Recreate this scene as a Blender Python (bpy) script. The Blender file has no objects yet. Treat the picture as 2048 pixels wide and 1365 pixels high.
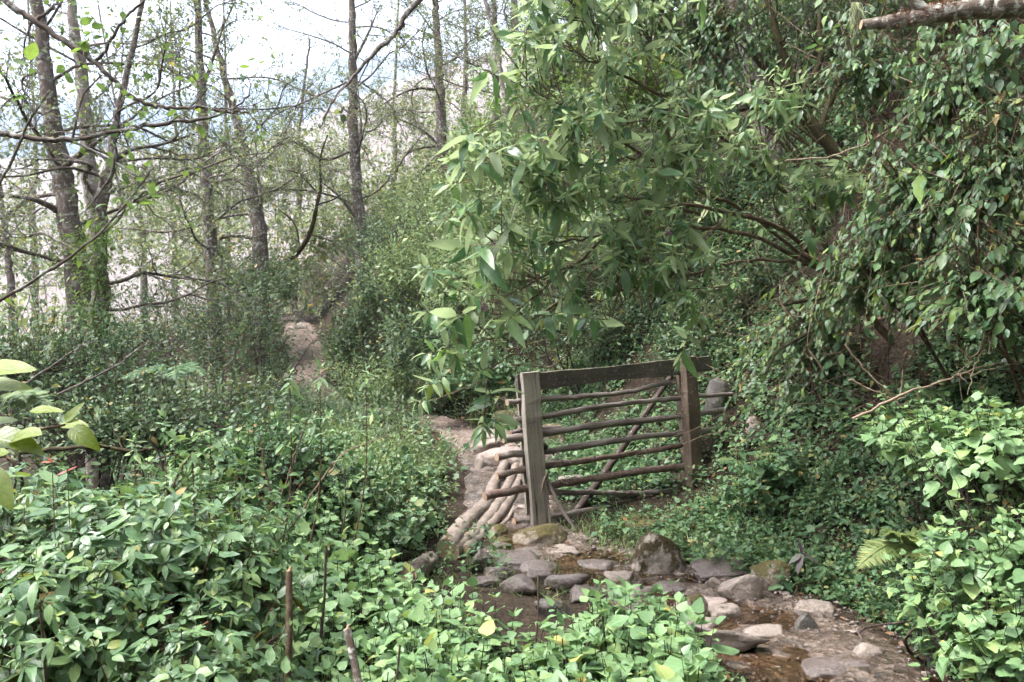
import bpy, math, random
import numpy as np
from mathutils import Matrix, Vector

S = bpy.context.scene
COL = S.collection
rng = np.random.default_rng(11)
random.seed(11)
FPX = 1593.0                      # focal length in photograph pixels (2048 wide)
CAMZ = 1.6

# ---------------------------------------------------------------- camera
cd = bpy.data.cameras.new('camera')
cd.sensor_width = 36.0
cd.lens = 28.0
cd.clip_start = 0.05
cd.clip_end = 20000
cam = bpy.data.objects.new('camera', cd)
cam.location = (0, 0, CAMZ)
cam.rotation_euler = (math.radians(90), 0, 0)
COL.objects.link(cam)
S.camera = cam

# ---------------------------------------------------------------- sky, sun, exposure
SUN_EL, SUN_AZ = math.radians(62), math.radians(-100)     # high, from the left and a little behind the camera
w = bpy.data.worlds.new('World')
S.world = w
w.use_nodes = True
nt = w.node_tree
nt.nodes.clear()
sky = nt.nodes.new('ShaderNodeTexSky')
sky.sky_type = 'NISHITA'
sky.sun_disc = False
sky.sun_elevation = SUN_EL
sky.sun_rotation = SUN_AZ
sky.air_density = 1.0
sky.dust_density = 5.0
sky.ozone_density = 1.0
hs = nt.nodes.new('ShaderNodeHueSaturation')              # thin bright overcast: little colour left in the sky
hs.inputs['Saturation'].default_value = 0.38
bg = nt.nodes.new('ShaderNodeBackground')
bg.inputs['Strength'].default_value = 0.125
wo = nt.nodes.new('ShaderNodeOutputWorld')
nt.links.new(sky.outputs[0], hs.inputs['Color'])
nt.links.new(hs.outputs[0], bg.inputs['Color'])
nt.links.new(bg.outputs[0], wo.inputs['Surface'])

sl = bpy.data.lights.new('sun', 'SUN')
sl.energy = 1.5
sl.angle = math.radians(20)
sl.color = (1.0, 0.985, 0.97)
sun = bpy.data.objects.new('sun', sl)
sd = Vector((math.sin(SUN_AZ) * math.cos(SUN_EL), math.cos(SUN_AZ) * math.cos(SUN_EL), math.sin(SUN_EL)))
sun.rotation_euler = sd.to_track_quat('Z', 'Y').to_euler()
sun.location = (-20, -10, 40)
COL.objects.link(sun)

S.view_settings.view_transform = 'Standard'
S.view_settings.look = 'None'
S.view_settings.exposure = 2.45
S.view_settings.gamma = 1.0
S.render.engine = 'CYCLES'
cy = S.cycles
cy.max_bounces = 7
cy.diffuse_bounces = 2
cy.glossy_bounces = 2
cy.transmission_bounces = 5
cy.transparent_max_bounces = 8
cy.volume_bounces = 1
cy.caustics_reflective = False
cy.caustics_refractive = False
cy.use_denoising = True
cy.use_adaptive_sampling = True
cy.adaptive_threshold = 0.05
cy.sample_clamp_indirect = 6.0

# ---------------------------------------------------------------- small maths
def hash3(ix, iy, iz):
    h = (ix.astype(np.int64) * 374761393 + iy.astype(np.int64) * 668265263 + iz.astype(np.int64) * 2147483647 + 1013904223) & 0xFFFFFFFF
    h = ((h ^ (h >> 13)) * 1274126177) & 0xFFFFFFFF
    h = h ^ (h >> 16)
    return (h & 0xFFFF) / 65535.0

def vnoise(p):
    """value noise in [-1, 1] for points (..., 3)"""
    p = np.asarray(p, float)
    i = np.floor(p)
    f = p - i
    f = f * f * (3 - 2 * f)
    i = i.astype(np.int64)
    x, y, z = i[..., 0], i[..., 1], i[..., 2]
    fx, fy, fz = f[..., 0], f[..., 1], f[..., 2]
    r = 0
    for dx in (0, 1):
        for dy in (0, 1):
            for dz in (0, 1):
                wgt = (fx if dx else 1 - fx) * (fy if dy else 1 - fy) * (fz if dz else 1 - fz)
                r = r + wgt * hash3(x + dx, y + dy, z + dz)
    return r * 2 - 1

def n2(x, y, s, seed=0.0):
    x, y = np.broadcast_arrays(np.asarray(x, float), np.asarray(y, float))
    return vnoise(np.stack([x * s, y * s, np.full(x.shape, seed + 0.37)], -1))

def norm(v):
    return v / np.maximum(np.linalg.norm(v, axis=-1, keepdims=True), 1e-9)

def at(px, py, Y):
    return np.array([(px - 1024) / FPX * Y, Y, CAMZ + (682.5 - py) / FPX * Y])

# ---------------------------------------------------------------- lie of the land
PY = [-5, 2, 3.7, 4.6, 5.6, 6.3, 8, 9.5, 11, 13, 15, 17, 19, 21, 23, 30, 60, 90]
PX = [1.1, 1.25, 1.33, 1.31, .62, .05, .0, -.35, -.86, -2.15, -3.5, -4.45, -4.85, -5.6, -6.3, -9, -22, -35]
PZ = [0, 0, .02, .0, .0, .06, .34, .4, .44, .42, .44, .77, 1.22, 1.88, 2.1, 2.6, 3, 3]
FRt = [.8, .65, .62, .8, 1.3, 1.7, 1.15, .75, .7, .6, .55, .5, .45, .45, .6, 1, 3, 5]
FLf = [1.5, 2.0, 2.2, 2.2, 1.6, .8, .7, .8, .8, .7, .6, .5, .5, .5, 1, 2, 4, 6]
HWL = [.3, .3, .38, .42, .55, .55, .45, .45, .32, .26, .28, .45, .45, .45, .4, .4, .4, .4]   # bare path, left half width
HWR = [.5, .55, .7, .7, .5, .4, .3, .35, .3, .42, .42, .45, .45, .45, .4, .4, .4, .4]

def pin(y, tab):
    y = np.asarray(y, float)
    return (np.interp(y - .35, PY, tab) + np.interp(y, PY, tab) + np.interp(y + .35, PY, tab)) / 3

def height(x, y):
    x = np.asarray(x, float); y = np.asarray(y, float)
    d = x - pin(y, PX)
    z = pin(y, PZ)
    fr, fl = pin(y, FRt), pin(y, FLf)
    z = z + .06 * np.clip(d, 0, fr)
    t = np.maximum(d - fr, 0)
    t2 = np.sqrt(t * t + .05) - .2236
    bank = 1.2 * np.minimum(t2, 5) + .55 * np.maximum(t2 - 5, 0)
    s = np.maximum(-d - fl, 0)
    s2 = np.sqrt(s * s + .2) - .447
    drop = .27 * np.minimum(s2, 9) + .5 * np.clip(s2 - 9, 0, 40)
    off = np.clip((np.abs(d) - .4) / .8, 0, 1)
    n = .13 * n2(x, y, .9, 1) + .05 * n2(x, y, 2.7, 2)
    n = n + .25 * n2(x, y, .35, 3) * np.clip(t / 1.5 + s / 2.5, 0, 1)
    return z + bank - drop + n * off + .012 * n2(x, y, 6, 4)

def ground_hit(px, py):
    """where the sight line through a photograph pixel meets the ground"""
    ys = np.linspace(1.5, 45, 1800)
    xs = (px - 1024) / FPX * ys
    zs = CAMZ + (682.5 - py) / FPX * ys
    k = np.argmax(zs <= height(xs, ys))
    return np.array([xs[k], ys[k], float(height(xs[k], ys[k]))])

# ---------------------------------------------------------------- materials
MATS = {}
class NT:
    def __init__(s, name):
        s.m = bpy.data.materials.new(name); s.m.use_nodes = True
        s.t = s.m.node_tree; s.t.nodes.clear()
        s.out = s.n('ShaderNodeOutputMaterial')
        MATS[name] = s.m
    def n(s, typ, **k):
        nd = s.t.nodes.new(typ)
        for a, b in k.items():
            setattr(nd, a, b)
        return nd
    def l(s, a, b):
        s.t.links.new(a, b)
    def val(s, inp, v):
        if hasattr(v, 'is_linked') or isinstance(v, bpy.types.NodeSocket):
            s.l(v, inp)
        else:
            inp.default_value = v
    def math(s, op, a, b=0.0, clamp=False):
        nd = s.n('ShaderNodeMath', operation=op, use_clamp=clamp)
        s.val(nd.inputs[0], a); s.val(nd.inputs[1], b)
        return nd.outputs[0]
    def mix(s, f, a, b):
        nd = s.n('ShaderNodeMix', data_type='RGBA')
        s.val(nd.inputs[0], f)
        s.val(nd.inputs[6], a if not isinstance(a, tuple) else (*a, 1)[:4])
        s.val(nd.inputs[7], b if not isinstance(b, tuple) else (*b, 1)[:4])
        return nd.outputs[2]
    def ramp(s, f, stops):
        nd = s.n('ShaderNodeValToRGB')
        e = nd.color_ramp.elements
        while len(e) < len(stops): e.new(.5)
        for k, (p, c) in enumerate(stops):
            e[k].position = p
            e[k].color = (*c, 1) if not isinstance(c, (int, float)) else (c, c, c, 1)
        s.l(f, nd.inputs[0])
        return nd.outputs[0]
    def noise(s, vec, scale, detail=4, rough=.55, dist=0.0):
        nd = s.n('ShaderNodeTexNoise')
        if vec is not None: s.l(vec, nd.inputs['Vector'])
        nd.inputs['Scale'].default_value = scale
        nd.inputs['Detail'].default_value = detail
        nd.inputs['Roughness'].default_value = rough
        nd.inputs['Distortion'].default_value = dist
        return nd.outputs[0]
    def attr(s, name='lf'):
        nd = s.n('ShaderNodeAttribute'); nd.attribute_name = name
        return nd.outputs['Vector']
    def sep(s, v):
        nd = s.n('ShaderNodeSeparateXYZ'); s.l(v, nd.inputs[0]); return nd.outputs
    def map(s, v, sc):
        nd = s.n('ShaderNodeVectorMath', operation='MULTIPLY'); s.l(v, nd.inputs[0]); nd.inputs[1].default_value = sc
        return nd.outputs[0]
    def coord(s, which='Object'):
        return s.n('ShaderNodeTexCoord').outputs[which]
    def bump(s, h, strength, dist=.02):
        nd = s.n('ShaderNodeBump'); nd.inputs['Strength'].default_value = strength
        nd.inputs['Distance'].default_value = dist; s.l(h, nd.inputs['Height']); return nd.outputs[0]
    def pbr(s, col, rough, spec=.5, normal=None):
        nd = s.n('ShaderNodeBsdfPrincipled')
        s.val(nd.inputs['Base Color'], col if not isinstance(col, tuple) else (*col, 1)[:4])
        s.val(nd.inputs['Roughness'], rough)
        s.val(nd.inputs['Specular IOR Level'], spec)
        if normal is not None: s.l(normal, nd.inputs['Normal'])
        return nd.outputs[0]
    def done(s, sh):
        s.l(sh, s.out.inputs['Surface']); return s.m

def leaf_material(name, stops, rough=.42, trans=.32, under=None, spec=.5, veins=8.0, vein_amt=.25, tcol=1.5, spots=0.0):
    m = NT(name)
    a = m.sep(m.attr())
    orand = m.n('ShaderNodeObjectInfo').outputs['Random']
    r = m.math('FRACT', m.math('ADD', a[2], orand))
    col = m.ramp(r, stops)
    au = m.math('ABSOLUTE', a[0])
    # veins: pale midrib and side veins; a little lighter towards them
    mid = m.math('SUBTRACT', 1.0, m.math('MULTIPLY', au, 14.0), True)
    ph = m.math('FRACT', m.math('SUBTRACT', m.math('MULTIPLY', a[1], veins), m.math('MULTIPLY', au, 2.2)))
    side = m.math('SUBTRACT', 1.0, m.math('MULTIPLY', m.math('ABSOLUTE', m.math('SUBTRACT', ph, .5)), 7.0), True)
    vv = m.math('MAXIMUM', mid, m.math('MULTIPLY', side, .6))
    vcol = m.n('ShaderNodeHueSaturation'); vcol.inputs['Value'].default_value = 1.7; vcol.inputs['Saturation'].default_value = .85
    m.l(col, vcol.inputs['Color'])
    col = m.mix(m.math('MULTIPLY', vv, vein_amt), col, vcol.outputs[0])
    blot = m.noise(m.map(m.coord('Object'), (1, 1, 1)), 9.0, 3)
    vr = m.n('ShaderNodeHueSaturation')
    m.l(m.math('ADD', m.math('MULTIPLY', blot, .7), .65), vr.inputs['Value']); m.l(col, vr.inputs['Color'])
    col = vr.outputs[0]
    if spots:
        sp = m.noise(m.coord('Object'), 38.0, 2)
        col = m.mix(m.math('MULTIPLY', m.math('GREATER_THAN', sp, .64), spots), col, (.16, .07, .015))
    if under:
        bf = m.n('ShaderNodeNewGeometry').outputs['Backfacing']
        col = m.mix(bf, col, under)
    rr = m.math('ADD', rough - .09, m.math('MULTIPLY', r, .2))
    p = m.pbr(col, rr, spec, m.bump(m.math('MULTIPLY', vv, -1.0), .25, .004))
    tr = m.n('ShaderNodeBsdfTranslucent')
    tc = m.n('ShaderNodeHueSaturation'); tc.inputs['Hue'].default_value = .485; tc.inputs['Saturation'].default_value = 1.15
    tc.inputs['Value'].default_value = tcol
    m.l(col, tc.inputs['Color']); m.l(tc.outputs[0], tr.inputs['Color'])
    mx = m.n('ShaderNodeMixShader'); mx.inputs[0].default_value = trans
    m.l(p, mx.inputs[1]); m.l(tr.outputs[0], mx.inputs[2])
    return m.done(mx.outputs[0])

leaf_material('herb_leaf', [(0, (.105, .185, .085)), (.45, (.15, .25, .11)), (.8, (.185, .285, .12)), (.975, (.22, .31, .11)), (1, (.33, .30, .09))], .40, .26, spec=0.36)
leaf_material('lance_leaf', [(0, (.062, .13, .058)), (.5, (.108, .20, .08)), (.9, (.16, .26, .085)), (1, (.26, .29, .07))], .31, .44, under=(.235, .30, .165), veins=14, vein_amt=.3, spec=.6)
leaf_material('bramble_leaf', [(0, (.062, .12, .055)), (.5, (.10, .178, .075)), (.88, (.14, .225, .08)), (.98, (.18, .24, .06)), (1, (.27, .17, .05))], .34, .24, vein_amt=.35, spec=0.45)
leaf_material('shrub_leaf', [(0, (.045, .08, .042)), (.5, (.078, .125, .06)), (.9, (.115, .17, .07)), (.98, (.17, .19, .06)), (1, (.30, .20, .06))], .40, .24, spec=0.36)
leaf_material('pale_shrub_leaf', [(0, (.105, .165, .08)), (.5, (.165, .235, .105)), (.95, (.22, .285, .12)), (1, (.31, .27, .09))], .40, .30, spec=0.36)
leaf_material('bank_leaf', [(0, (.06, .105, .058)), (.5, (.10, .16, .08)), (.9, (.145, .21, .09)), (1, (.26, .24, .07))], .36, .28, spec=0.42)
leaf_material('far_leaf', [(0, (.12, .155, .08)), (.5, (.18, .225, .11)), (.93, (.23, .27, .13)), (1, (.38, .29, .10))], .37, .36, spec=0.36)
leaf_material('alder_leaf', [(0, (.07, .095, .05)), (.5, (.115, .15, .068)), (.93, (.16, .20, .075)), (1, (.28, .26, .07))], .38, .36, spec=0.4)
leaf_material('vine_leaf', [(0, (.040, .085, .040)), (.5, (.07, .132, .053)), (.88, (.11, .185, .058)), (.985, (.18, .26, .06)), (1, (.32, .22, .06))], .42, .28, spec=0.4)
leaf_material('bright_vine_leaf', [(0, (.08, .14, .045)), (.5, (.125, .20, .06)), (.95, (.17, .26, .07)), (1, (.26, .30, .07))], .36, .34, spec=0.42)
leaf_material('cover_leaf', [(0, (.046, .098, .048)), (.5, (.08, .148, .066)), (.9, (.115, .188, .076)), (.98, (.18, .20, .07)), (1, (.26, .16, .07))], .37, .24, spec=0.32)
leaf_material('fern_leaf', [(0, (.10, .16, .05)), (.6, (.16, .22, .07)), (1, (.24, .26, .09))], .5, .35)
leaf_material('purple_leaf', [(0, (.045, .03, .04)), (.6, (.07, .05, .055)), (1, (.06, .07, .045))], .45, .2, under=(.17, .05, .06), veins=3, vein_amt=.5)
leaf_material('dead_leaf', [(0, (.10, .045, .02)), (.5, (.18, .09, .045)), (.85, (.24, .14, .08)), (1, (.32, .24, .17))], .6, .15)
leaf_material('orange_leaf', [(0, (.42, .11, .03)), (1, (.50, .16, .05))], .5, .3)
leaf_material('red_leaf', [(0, (.30, .045, .025)), (1, (.36, .12, .04))], .42, .3)
leaf_material('yellow_leaf', [(0, (.085, .13, .02)), (.6, (.17, .24, .022)), (1, (.21, .26, .03))], .4, .45, under=(.20, .25, .07), vein_amt=.5, spots=.8)
leaf_material('moss_frond', [(0, (.07, .08, .02)), (1, (.16, .17, .04))], .8, .2)
leaf_material('grass_blade', [(0, (.09, .17, .05)), (.7, (.15, .24, .08)), (1, (.30, .28, .13))], .5, .3)

def bark_material(name, c1, c2, lichen, amt, scale=1.0, rough=.85):
    m = NT(name)
    o = m.coord('Object')
    a = m.attr()
    g = m.noise(m.map(a, (38 * scale, 7 * scale, 1)), 1.0, 5, .65, .6)
    big = m.noise(o, 5 * scale, 4)
    col = m.mix(m.ramp(g, [(.3, 0.0), (.7, 1.0)]), c1, c2)
    lp = m.noise(o, 16 * scale, 5, .62, .3)
    mask = m.math('MULTIPLY', m.ramp(lp, [(.5, 0.0), (.6, 1.0)]), m.ramp(big, [(.5 - amt * .25, 0.0), (.62 - amt * .1, 1.0)]))
    col = m.mix(m.math('MULTIPLY', mask, min(1.0, .5 + amt)), col, lichen)
    hgt = m.math('ADD', g, m.math('MULTIPLY', lp, .6))
    return m.done(m.pbr(col, rough, .1, m.bump(hgt, .6, .012)))

bark_material('alder_bark', (.055, .043, .037), (.16, .125, .108), (.30, .30, .275), .5)
bark_material('pale_bark', (.10, .082, .072), (.22, .19, .165), (.42, .41, .37), .5)
bark_material('twig_bark', (.085, .066, .058), (.20, .165, .15), (.32, .31, .29), .5, 2.0)
bark_material('brown_stem', (.075, .05, .034), (.16, .112, .075), (.22, .18, .13), .4, 2.0, .7)
bark_material('green_stem', (.07, .10, .035), (.15, .17, .06), (.2, .2, .1), .2, 2.0, .55)
bark_material('dark_stem', (.03, .022, .02), (.075, .05, .04), (.15, .12, .1), .2, 2.0, .6)
bark_material('dry_stem', (.17, .12, .085), (.33, .25, .18), (.38, .33, .27), .2, 2.0, .8)
bark_material('red_stem', (.09, .045, .03), (.17, .09, .06), (.2, .13, .09), .1, 2.0, .6)
bark_material('lichen_bark', (.09, .065, .05), (.19, .155, .13), (.44, .45, .40), 1.0, 2.2)
bark_material('mossy_bark', (.03, .025, .016), (.085, .068, .042), (.075, .075, .028), .7, 1.5)

def wood_material(name, c1, c2, pale, grain=(45, 2.2), amt=.5, moss=0.0, rough=.8):
    m = NT(name)
    a = m.attr(); o = m.coord('Object')
    g = m.noise(m.map(a, (grain[0], grain[1], 3)), 1.0, 6, .7, .35)
    col = m.mix(m.ramp(g, [(.3, 0.0), (.68, 1.0)]), c1, c2)
    b = m.noise(o, 3.5, 4)
    col = m.mix(m.math('MULTIPLY', m.ramp(b, [(.4, 0.0), (.68, 1.0)]), amt), col, pale)
    sp = m.noise(o, 46, 3, .6)
    col = m.mix(m.math('MULTIPLY', m.math('GREATER_THAN', sp, .64), .55), col, (.34, .34, .31))
    if moss:
        z = m.sep(m.n('ShaderNodeNewGeometry').outputs['Normal'])[2]
        mm = m.math('MULTIPLY', m.ramp(m.noise(o, 22, 4), [(.42, 0.0), (.6, 1.0)]), m.math('MULTIPLY', m.math('ADD', z, .35, True), moss))
        col = m.mix(mm, col, (.09, .10, .025))
    ck = m.ramp(m.noise(m.map(a, (grain[0] * .6, grain[1] * .45, 3)), 1.0, 3, .5, .2), [(.28, 0.0), (.36, 1.0)])
    col = m.mix(ck, tuple(k * .35 for k in c1), col)
    return m.done(m.pbr(col, rough, .25, m.bump(m.math('ADD', g, ck), .55, .006)))

wood_material('weathered_wood', (.13, .112, .094), (.30, .262, .22), (.36, .325, .275), amt=.6)
wood_material('dark_wood', (.035, .029, .026), (.09, .074, .064), (.12, .10, .088), amt=.5, moss=.5)
wood_material('post_wood', (.06, .043, .033), (.13, .095, .07), (.17, .12, .085), amt=.5)
wood_material('rail_wood', (.065, .05, .044), (.175, .138, .12), (.27, .235, .21), (30, 5), .7)
wood_material('red_rail_wood', (.06, .036, .029), (.145, .09, .072), (.24, .19, .16), (14, 26), .55)
wood_material('brace_wood', (.025, .018, .015), (.07, .05, .042), (.10, .075, .06), (30, 5), .5)
wood_material('log_wood', (.075, .056, .045), (.20, .158, .13), (.27, .225, .19), (20, 11), .6)
wood_material('cut_wood', (.30, .20, .13), (.42, .29, .19), (.36, .27, .2), (50, 50), .5)

def rock_material(name, c1, c2, moss, rough, mosscol=(.06, .058, .018)):
    m = NT(name)
    o = m.coord('Object'); geo = m.n('ShaderNodeNewGeometry')
    rnd = m.n('ShaderNodeObjectInfo').outputs['Random']
    off = m.n('ShaderNodeVectorMath', operation='ADD'); m.l(o, off.inputs[0])
    cb = m.n('ShaderNodeCombineXYZ'); m.l(m.math('MULTIPLY', rnd, 40.0), cb.inputs[0]); m.l(cb.outputs[0], off.inputs[1])
    o = off.outputs[0]
    g = m.noise(o, 7, 6, .65); f = m.noise(o, 60, 4, .7)
    col = m.mix(m.ramp(g, [(.3, 0.0), (.7, 1.0)]), c1, c2)
    col = m.mix(m.math('MULTIPLY', m.ramp(f, [(.42, 0.0), (.62, 1.0)]), .35), col, tuple(min(1, k * 1.55) for k in c2))
    col = m.mix(m.math('MULTIPLY', m.ramp(m.noise(o, 14, 3), [(.55, 0.0), (.68, 1.0)]), .5), col, tuple(k * .45 for k in c1))
    z = m.sep(geo.outputs['Normal'])[2]
    mn = m.noise(o, 10, 5, .65)
    mm = m.ramp(m.math('ADD', m.math('ADD', mn, m.math('MULTIPLY', z, .16)), moss - .5), [(.55, 0.0), (.66, 1.0)])
    mossv = m.mix(m.noise(o, 40, 3), mosscol, tuple(k * 1.5 for k in mosscol))
    col = m.mix(mm, col, mossv)
    rgh = m.mix(mm, (rough,) * 3, (.95,) * 3)
    hgt = m.math('ADD', m.math('ADD', g, m.math('MULTIPLY', f, .25)), m.math('MULTIPLY', m.math('MULTIPLY', mm, m.noise(o, 90, 3)), .7))
    return m.done(m.pbr(col, rgh, .3, m.bump(hgt, .9, .03)))

rock_material('dry_rock', (.12, .098, .083), (.235, .195, .168), .30, .75)
rock_material('pink_rock', (.15, .115, .10), (.27, .218, .192), .22, .8)
rock_material('mossy_rock', (.11, .09, .07), (.23, .19, .155), .55, .8, (.065, .055, .02))
rock_material('brown_moss_rock', (.13, .11, .093), (.26, .22, .19), .54, .8, (.035, .026, .010))
rock_material('wet_rock', (.06, .048, .043), (.135, .11, .10), .25, .33)
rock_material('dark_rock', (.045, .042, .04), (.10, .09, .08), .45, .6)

def soil_material(name, c1, c2, c3, r1, r2, litter=.3, spec=.08):
    m = NT(name)
    o = m.coord('Object')
    g = m.noise(o, 3.2, 6, .65); f = m.noise(o, 42, 5, .7); q = m.noise(o, 11, 4, .6)
    col = m.mix(m.ramp(g, [(.35, 0.0), (.65, 1.0)]), c1, c2)
    col = m.mix(m.math('MULTIPLY', m.ramp(f, [(.5, 0.0), (.68, 1.0)]), litter), col, c3)
    vo = m.n('ShaderNodeTexVoronoi'); vo.inputs['Scale'].default_value = 34; m.l(o, vo.inputs['Vector'])
    col = m.mix(m.math('MULTIPLY', m.ramp(m.sep(vo.outputs['Color'])[0], [(.66, 0.0), (.8, 1.0)]), litter * .8), col, tuple(k * 1.25 for k in c3))
    rgh = m.ramp(q, [(.38, (r1,) * 3), (.6, (r2,) * 3)])
    hgt = m.math('ADD', m.math('ADD', q, m.math('MULTIPLY', f, .4)), m.math('MULTIPLY', vo.outputs['Distance'], .5))
    return m.done(m.pbr(col, rgh, spec, m.bump(hgt, .7, .03)))

soil_material('soil', (.016, .012, .009), (.036, .027, .019), (.08, .06, .042), .8, .95)
soil_material('mud', (.022, .016, .012), (.085, .061, .046), (.18, .138, .11), .12, .5, .5, .45)
soil_material('dry_path', (.075, .055, .045), (.165, .126, .103), (.25, .20, .17), .8, .95, .5)

def water_material():
    m = NT('stream_water')
    o = m.coord('Object')
    h = m.math('ADD', m.noise(o, 26, 3, .5, .4), m.math('MULTIPLY', m.noise(o, 9, 2), .8))
    nm = m.bump(h, .25, .02)
    g = m.n('ShaderNodeBsdfGlossy'); g.inputs['Roughness'].default_value = .05; g.inputs['Color'].default_value = (.9, .9, .95, 1); m.l(nm, g.inputs['Normal'])
    t = m.n('ShaderNodeBsdfTransparent'); t.inputs['Color'].default_value = (.80, .70, .58, 1)
    fr = m.n('ShaderNodeFresnel'); fr.inputs['IOR'].default_value = 1.33; m.l(nm, fr.inputs['Normal'])
    mx = m.n('ShaderNodeMixShader'); m.l(m.math('MULTIPLY', fr.outputs[0], 1.2, True), mx.inputs[0]); m.l(t.outputs[0], mx.inputs[1]); m.l(g.outputs[0], mx.inputs[2])
    return m.done(mx.outputs[0])
water_material()

def hill_material(name, c1, c2, c3, sc):
    m = NT(name)
    o = m.coord('Object')
    g = m.noise(o, sc, 6, .6); f = m.noise(o, sc * 6, 5, .65)
    col = m.mix(m.ramp(g, [(.4, 0.0), (.6, 1.0)]), c1, c2)
    col = m.mix(m.ramp(f, [(.56, 0.0), (.66, 1.0)]), col, c3)
    return m.done(m.pbr(col, .95, .1))
hill_material('grass_hill', (.225, .18, .172), (.20, .178, .155), (.17, .165, .135), .006)
hill_material('wooded_hill', (.03, .05, .045), (.05, .065, .055), (.08, .08, .065), .0016)

def plain(name, col, rough=.6, spec=.4):
    m = NT(name)
    f = m.noise(m.coord('Object'), 30, 3)
    return m.done(m.pbr(m.mix(f, tuple(k * .7 for k in col), tuple(min(1, k * 1.3) for k in col)), rough, spec))
plain('purple_flower', (.30, .13, .22), .8)
plain('pale_bud', (.42, .42, .33), .8)
plain('black_rubber', (.012, .012, .014), .5)
plain('grey_string', (.09, .08, .07), .8)
plain('red_berry', (.45, .08, .03), .35)
plain('lichen_beard', (.28, .31, .17), .9)

# ---------------------------------------------------------------- mesh collecting
class Acc:
    def __init__(s):
        s.V, s.F, s.L, s.M, s.n = [], [], [], [], 0
    def add(s, V, F, L, mat=0):
        V = np.asarray(V, float).reshape(-1, 3)
        F = np.asarray(F, np.int64).reshape(-1, 3)
        s.V.append(V); s.F.append(F + s.n); s.L.append(np.asarray(L, float).reshape(-1, 3))
        s.M.append(np.full(len(F), mat, np.int32)); s.n += len(V)
    def mesh(s, name, mats, origin=(0, 0, 0), flat=False):
        V = np.concatenate(s.V) - np.asarray(origin, float); F = np.concatenate(s.F); L = np.concatenate(s.L); M = np.concatenate(s.M)
        me = bpy.data.meshes.new(name)
        me.vertices.add(len(V)); me.vertices.foreach_set('co', V.astype(np.float32).ravel())
        me.loops.add(len(F) * 3); me.loops.foreach_set('vertex_index', F.astype(np.int32).ravel())
        me.polygons.add(len(F)); me.polygons.foreach_set('loop_start', np.arange(0, len(F) * 3, 3, dtype=np.int32))
        me.polygons.foreach_set('material_index', M)
        a = me.attributes.new('lf', 'FLOAT_VECTOR', 'POINT'); a.data.foreach_set('vector', L.astype(np.float32).ravel())
        for mm in mats: me.materials.append(MATS[mm])
        if flat: me.polygons.foreach_set('use_smooth', np.zeros(len(F), bool))
        me.update(calc_edges=True)
        return me

def link(name, me, parent=None, loc=None):
    o = bpy.data.objects.new(name, me); COL.objects.link(o)
    if parent is not None: o.parent = parent
    if loc is not None: o.location = loc
    return o

def tag(o, label=None, cat=None, group=None, kind=None):
    if label: o['label'] = label
    if cat: o['category'] = cat
    if group: o['group'] = group
    if kind: o['kind'] = kind
    return o

def thing(name, label, cat, loc, group=None):
    return tag(link(name, None, None, Vector([float(k) for k in loc])), label, cat, group)

def part(name, acc, mats, parent, kind=None, label=None, flat=False):
    if not acc.V: return None
    root = parent.parent or parent
    o = link(name, acc.mesh(name, mats, root.location, flat), parent)
    return tag(o, label, None, None, kind)

def smooth_path(pts, n):
    """Catmull-Rom through pts, n points"""
    P = np.asarray(pts, float)
    if len(P) == 2: return P[0] + np.linspace(0, 1, n)[:, None] * (P[1] - P[0])
    E = np.vstack([2 * P[0] - P[1], P, 2 * P[-1] - P[-2]])
    u = np.linspace(0, len(P) - 1 - 1e-6, n); k = u.astype(int); t = (u - k)[:, None]
    a, b, c, d = E[k], E[k + 1], E[k + 2], E[k + 3]
    return .5 * (2 * b + (c - a) * t + (2 * a - 5 * b + 4 * c - d) * t ** 2 + (3 * b - 3 * c + d - a) * t ** 3)

def tube(acc, pts, rad, sides=6, mat=0, rough=0.0, cap=True, capmat=None, seed=0.0):
    P = np.asarray(pts, float); n = len(P)
    R = np.interp(np.linspace(0, 1, n), np.linspace(0, 1, len(np.atleast_1d(rad))), np.atleast_1d(rad)) if np.ndim(rad) else np.full(n, rad)
    T = norm(np.gradient(P, axis=0))
    up = np.array([0, 0, 1.0]) if abs(T[:, 2]).mean() < .8 else np.array([0.0, 1, 0])
    A = norm(np.cross(T, up)); B = np.cross(T, A)
    th = np.linspace(0, 2 * np.pi, sides, endpoint=False)
    ring = np.cos(th)[None, :, None] * A[:, None] + np.sin(th)[None, :, None] * B[:, None]
    V = P[:, None] + ring * R[:, None, None]
    if rough:
        V = P[:, None] + ring * (R[:, None] * (1 + rough * vnoise(V * (1.1 / max(R.max(), .004)) * .6 + seed) + rough * .6 * vnoise(V * 7 + seed + 9)))[..., None]
    ln = np.concatenate([[0], np.cumsum(np.linalg.norm(np.diff(P, axis=0), axis=1))])
    rm = max(R.max(), .004)
    L = np.stack([np.broadcast_to(np.sin(th) * rm * 2 + seed * .37, (n, sides)), np.broadcast_to(ln[:, None] + seed * 3.1, (n, sides)), np.broadcast_to(np.cos(th) * rm * 2, (n, sides))], -1)
    i = np.arange(n - 1)[:, None] * sides; j = np.arange(sides)[None]; k = (j + 1) % sides
    F = np.stack([np.stack([i + j, i + k, i + sides + k], -1), np.stack([i + j, i + sides + k, i + sides + j], -1)]).reshape(-1, 3)
    acc.add(V.reshape(-1, 3), F, L.reshape(-1, 3), mat)
    if cap:
        for e, flip in ((0, True), (n - 1, False)):
            c = P[e]; vv = np.vstack([V[e], c[None]])
            ff = [(sides, (q + 1) % sides, q) if flip else (sides, q, (q + 1) % sides) for q in range(sides)]
            ll = np.vstack([np.stack([np.cos(th) * R[e], np.sin(th) * R[e], np.zeros(sides)], -1), [[0, 0, 0]]])
            acc.add(vv, ff, ll, mat if capmat is None else capmat)

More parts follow.
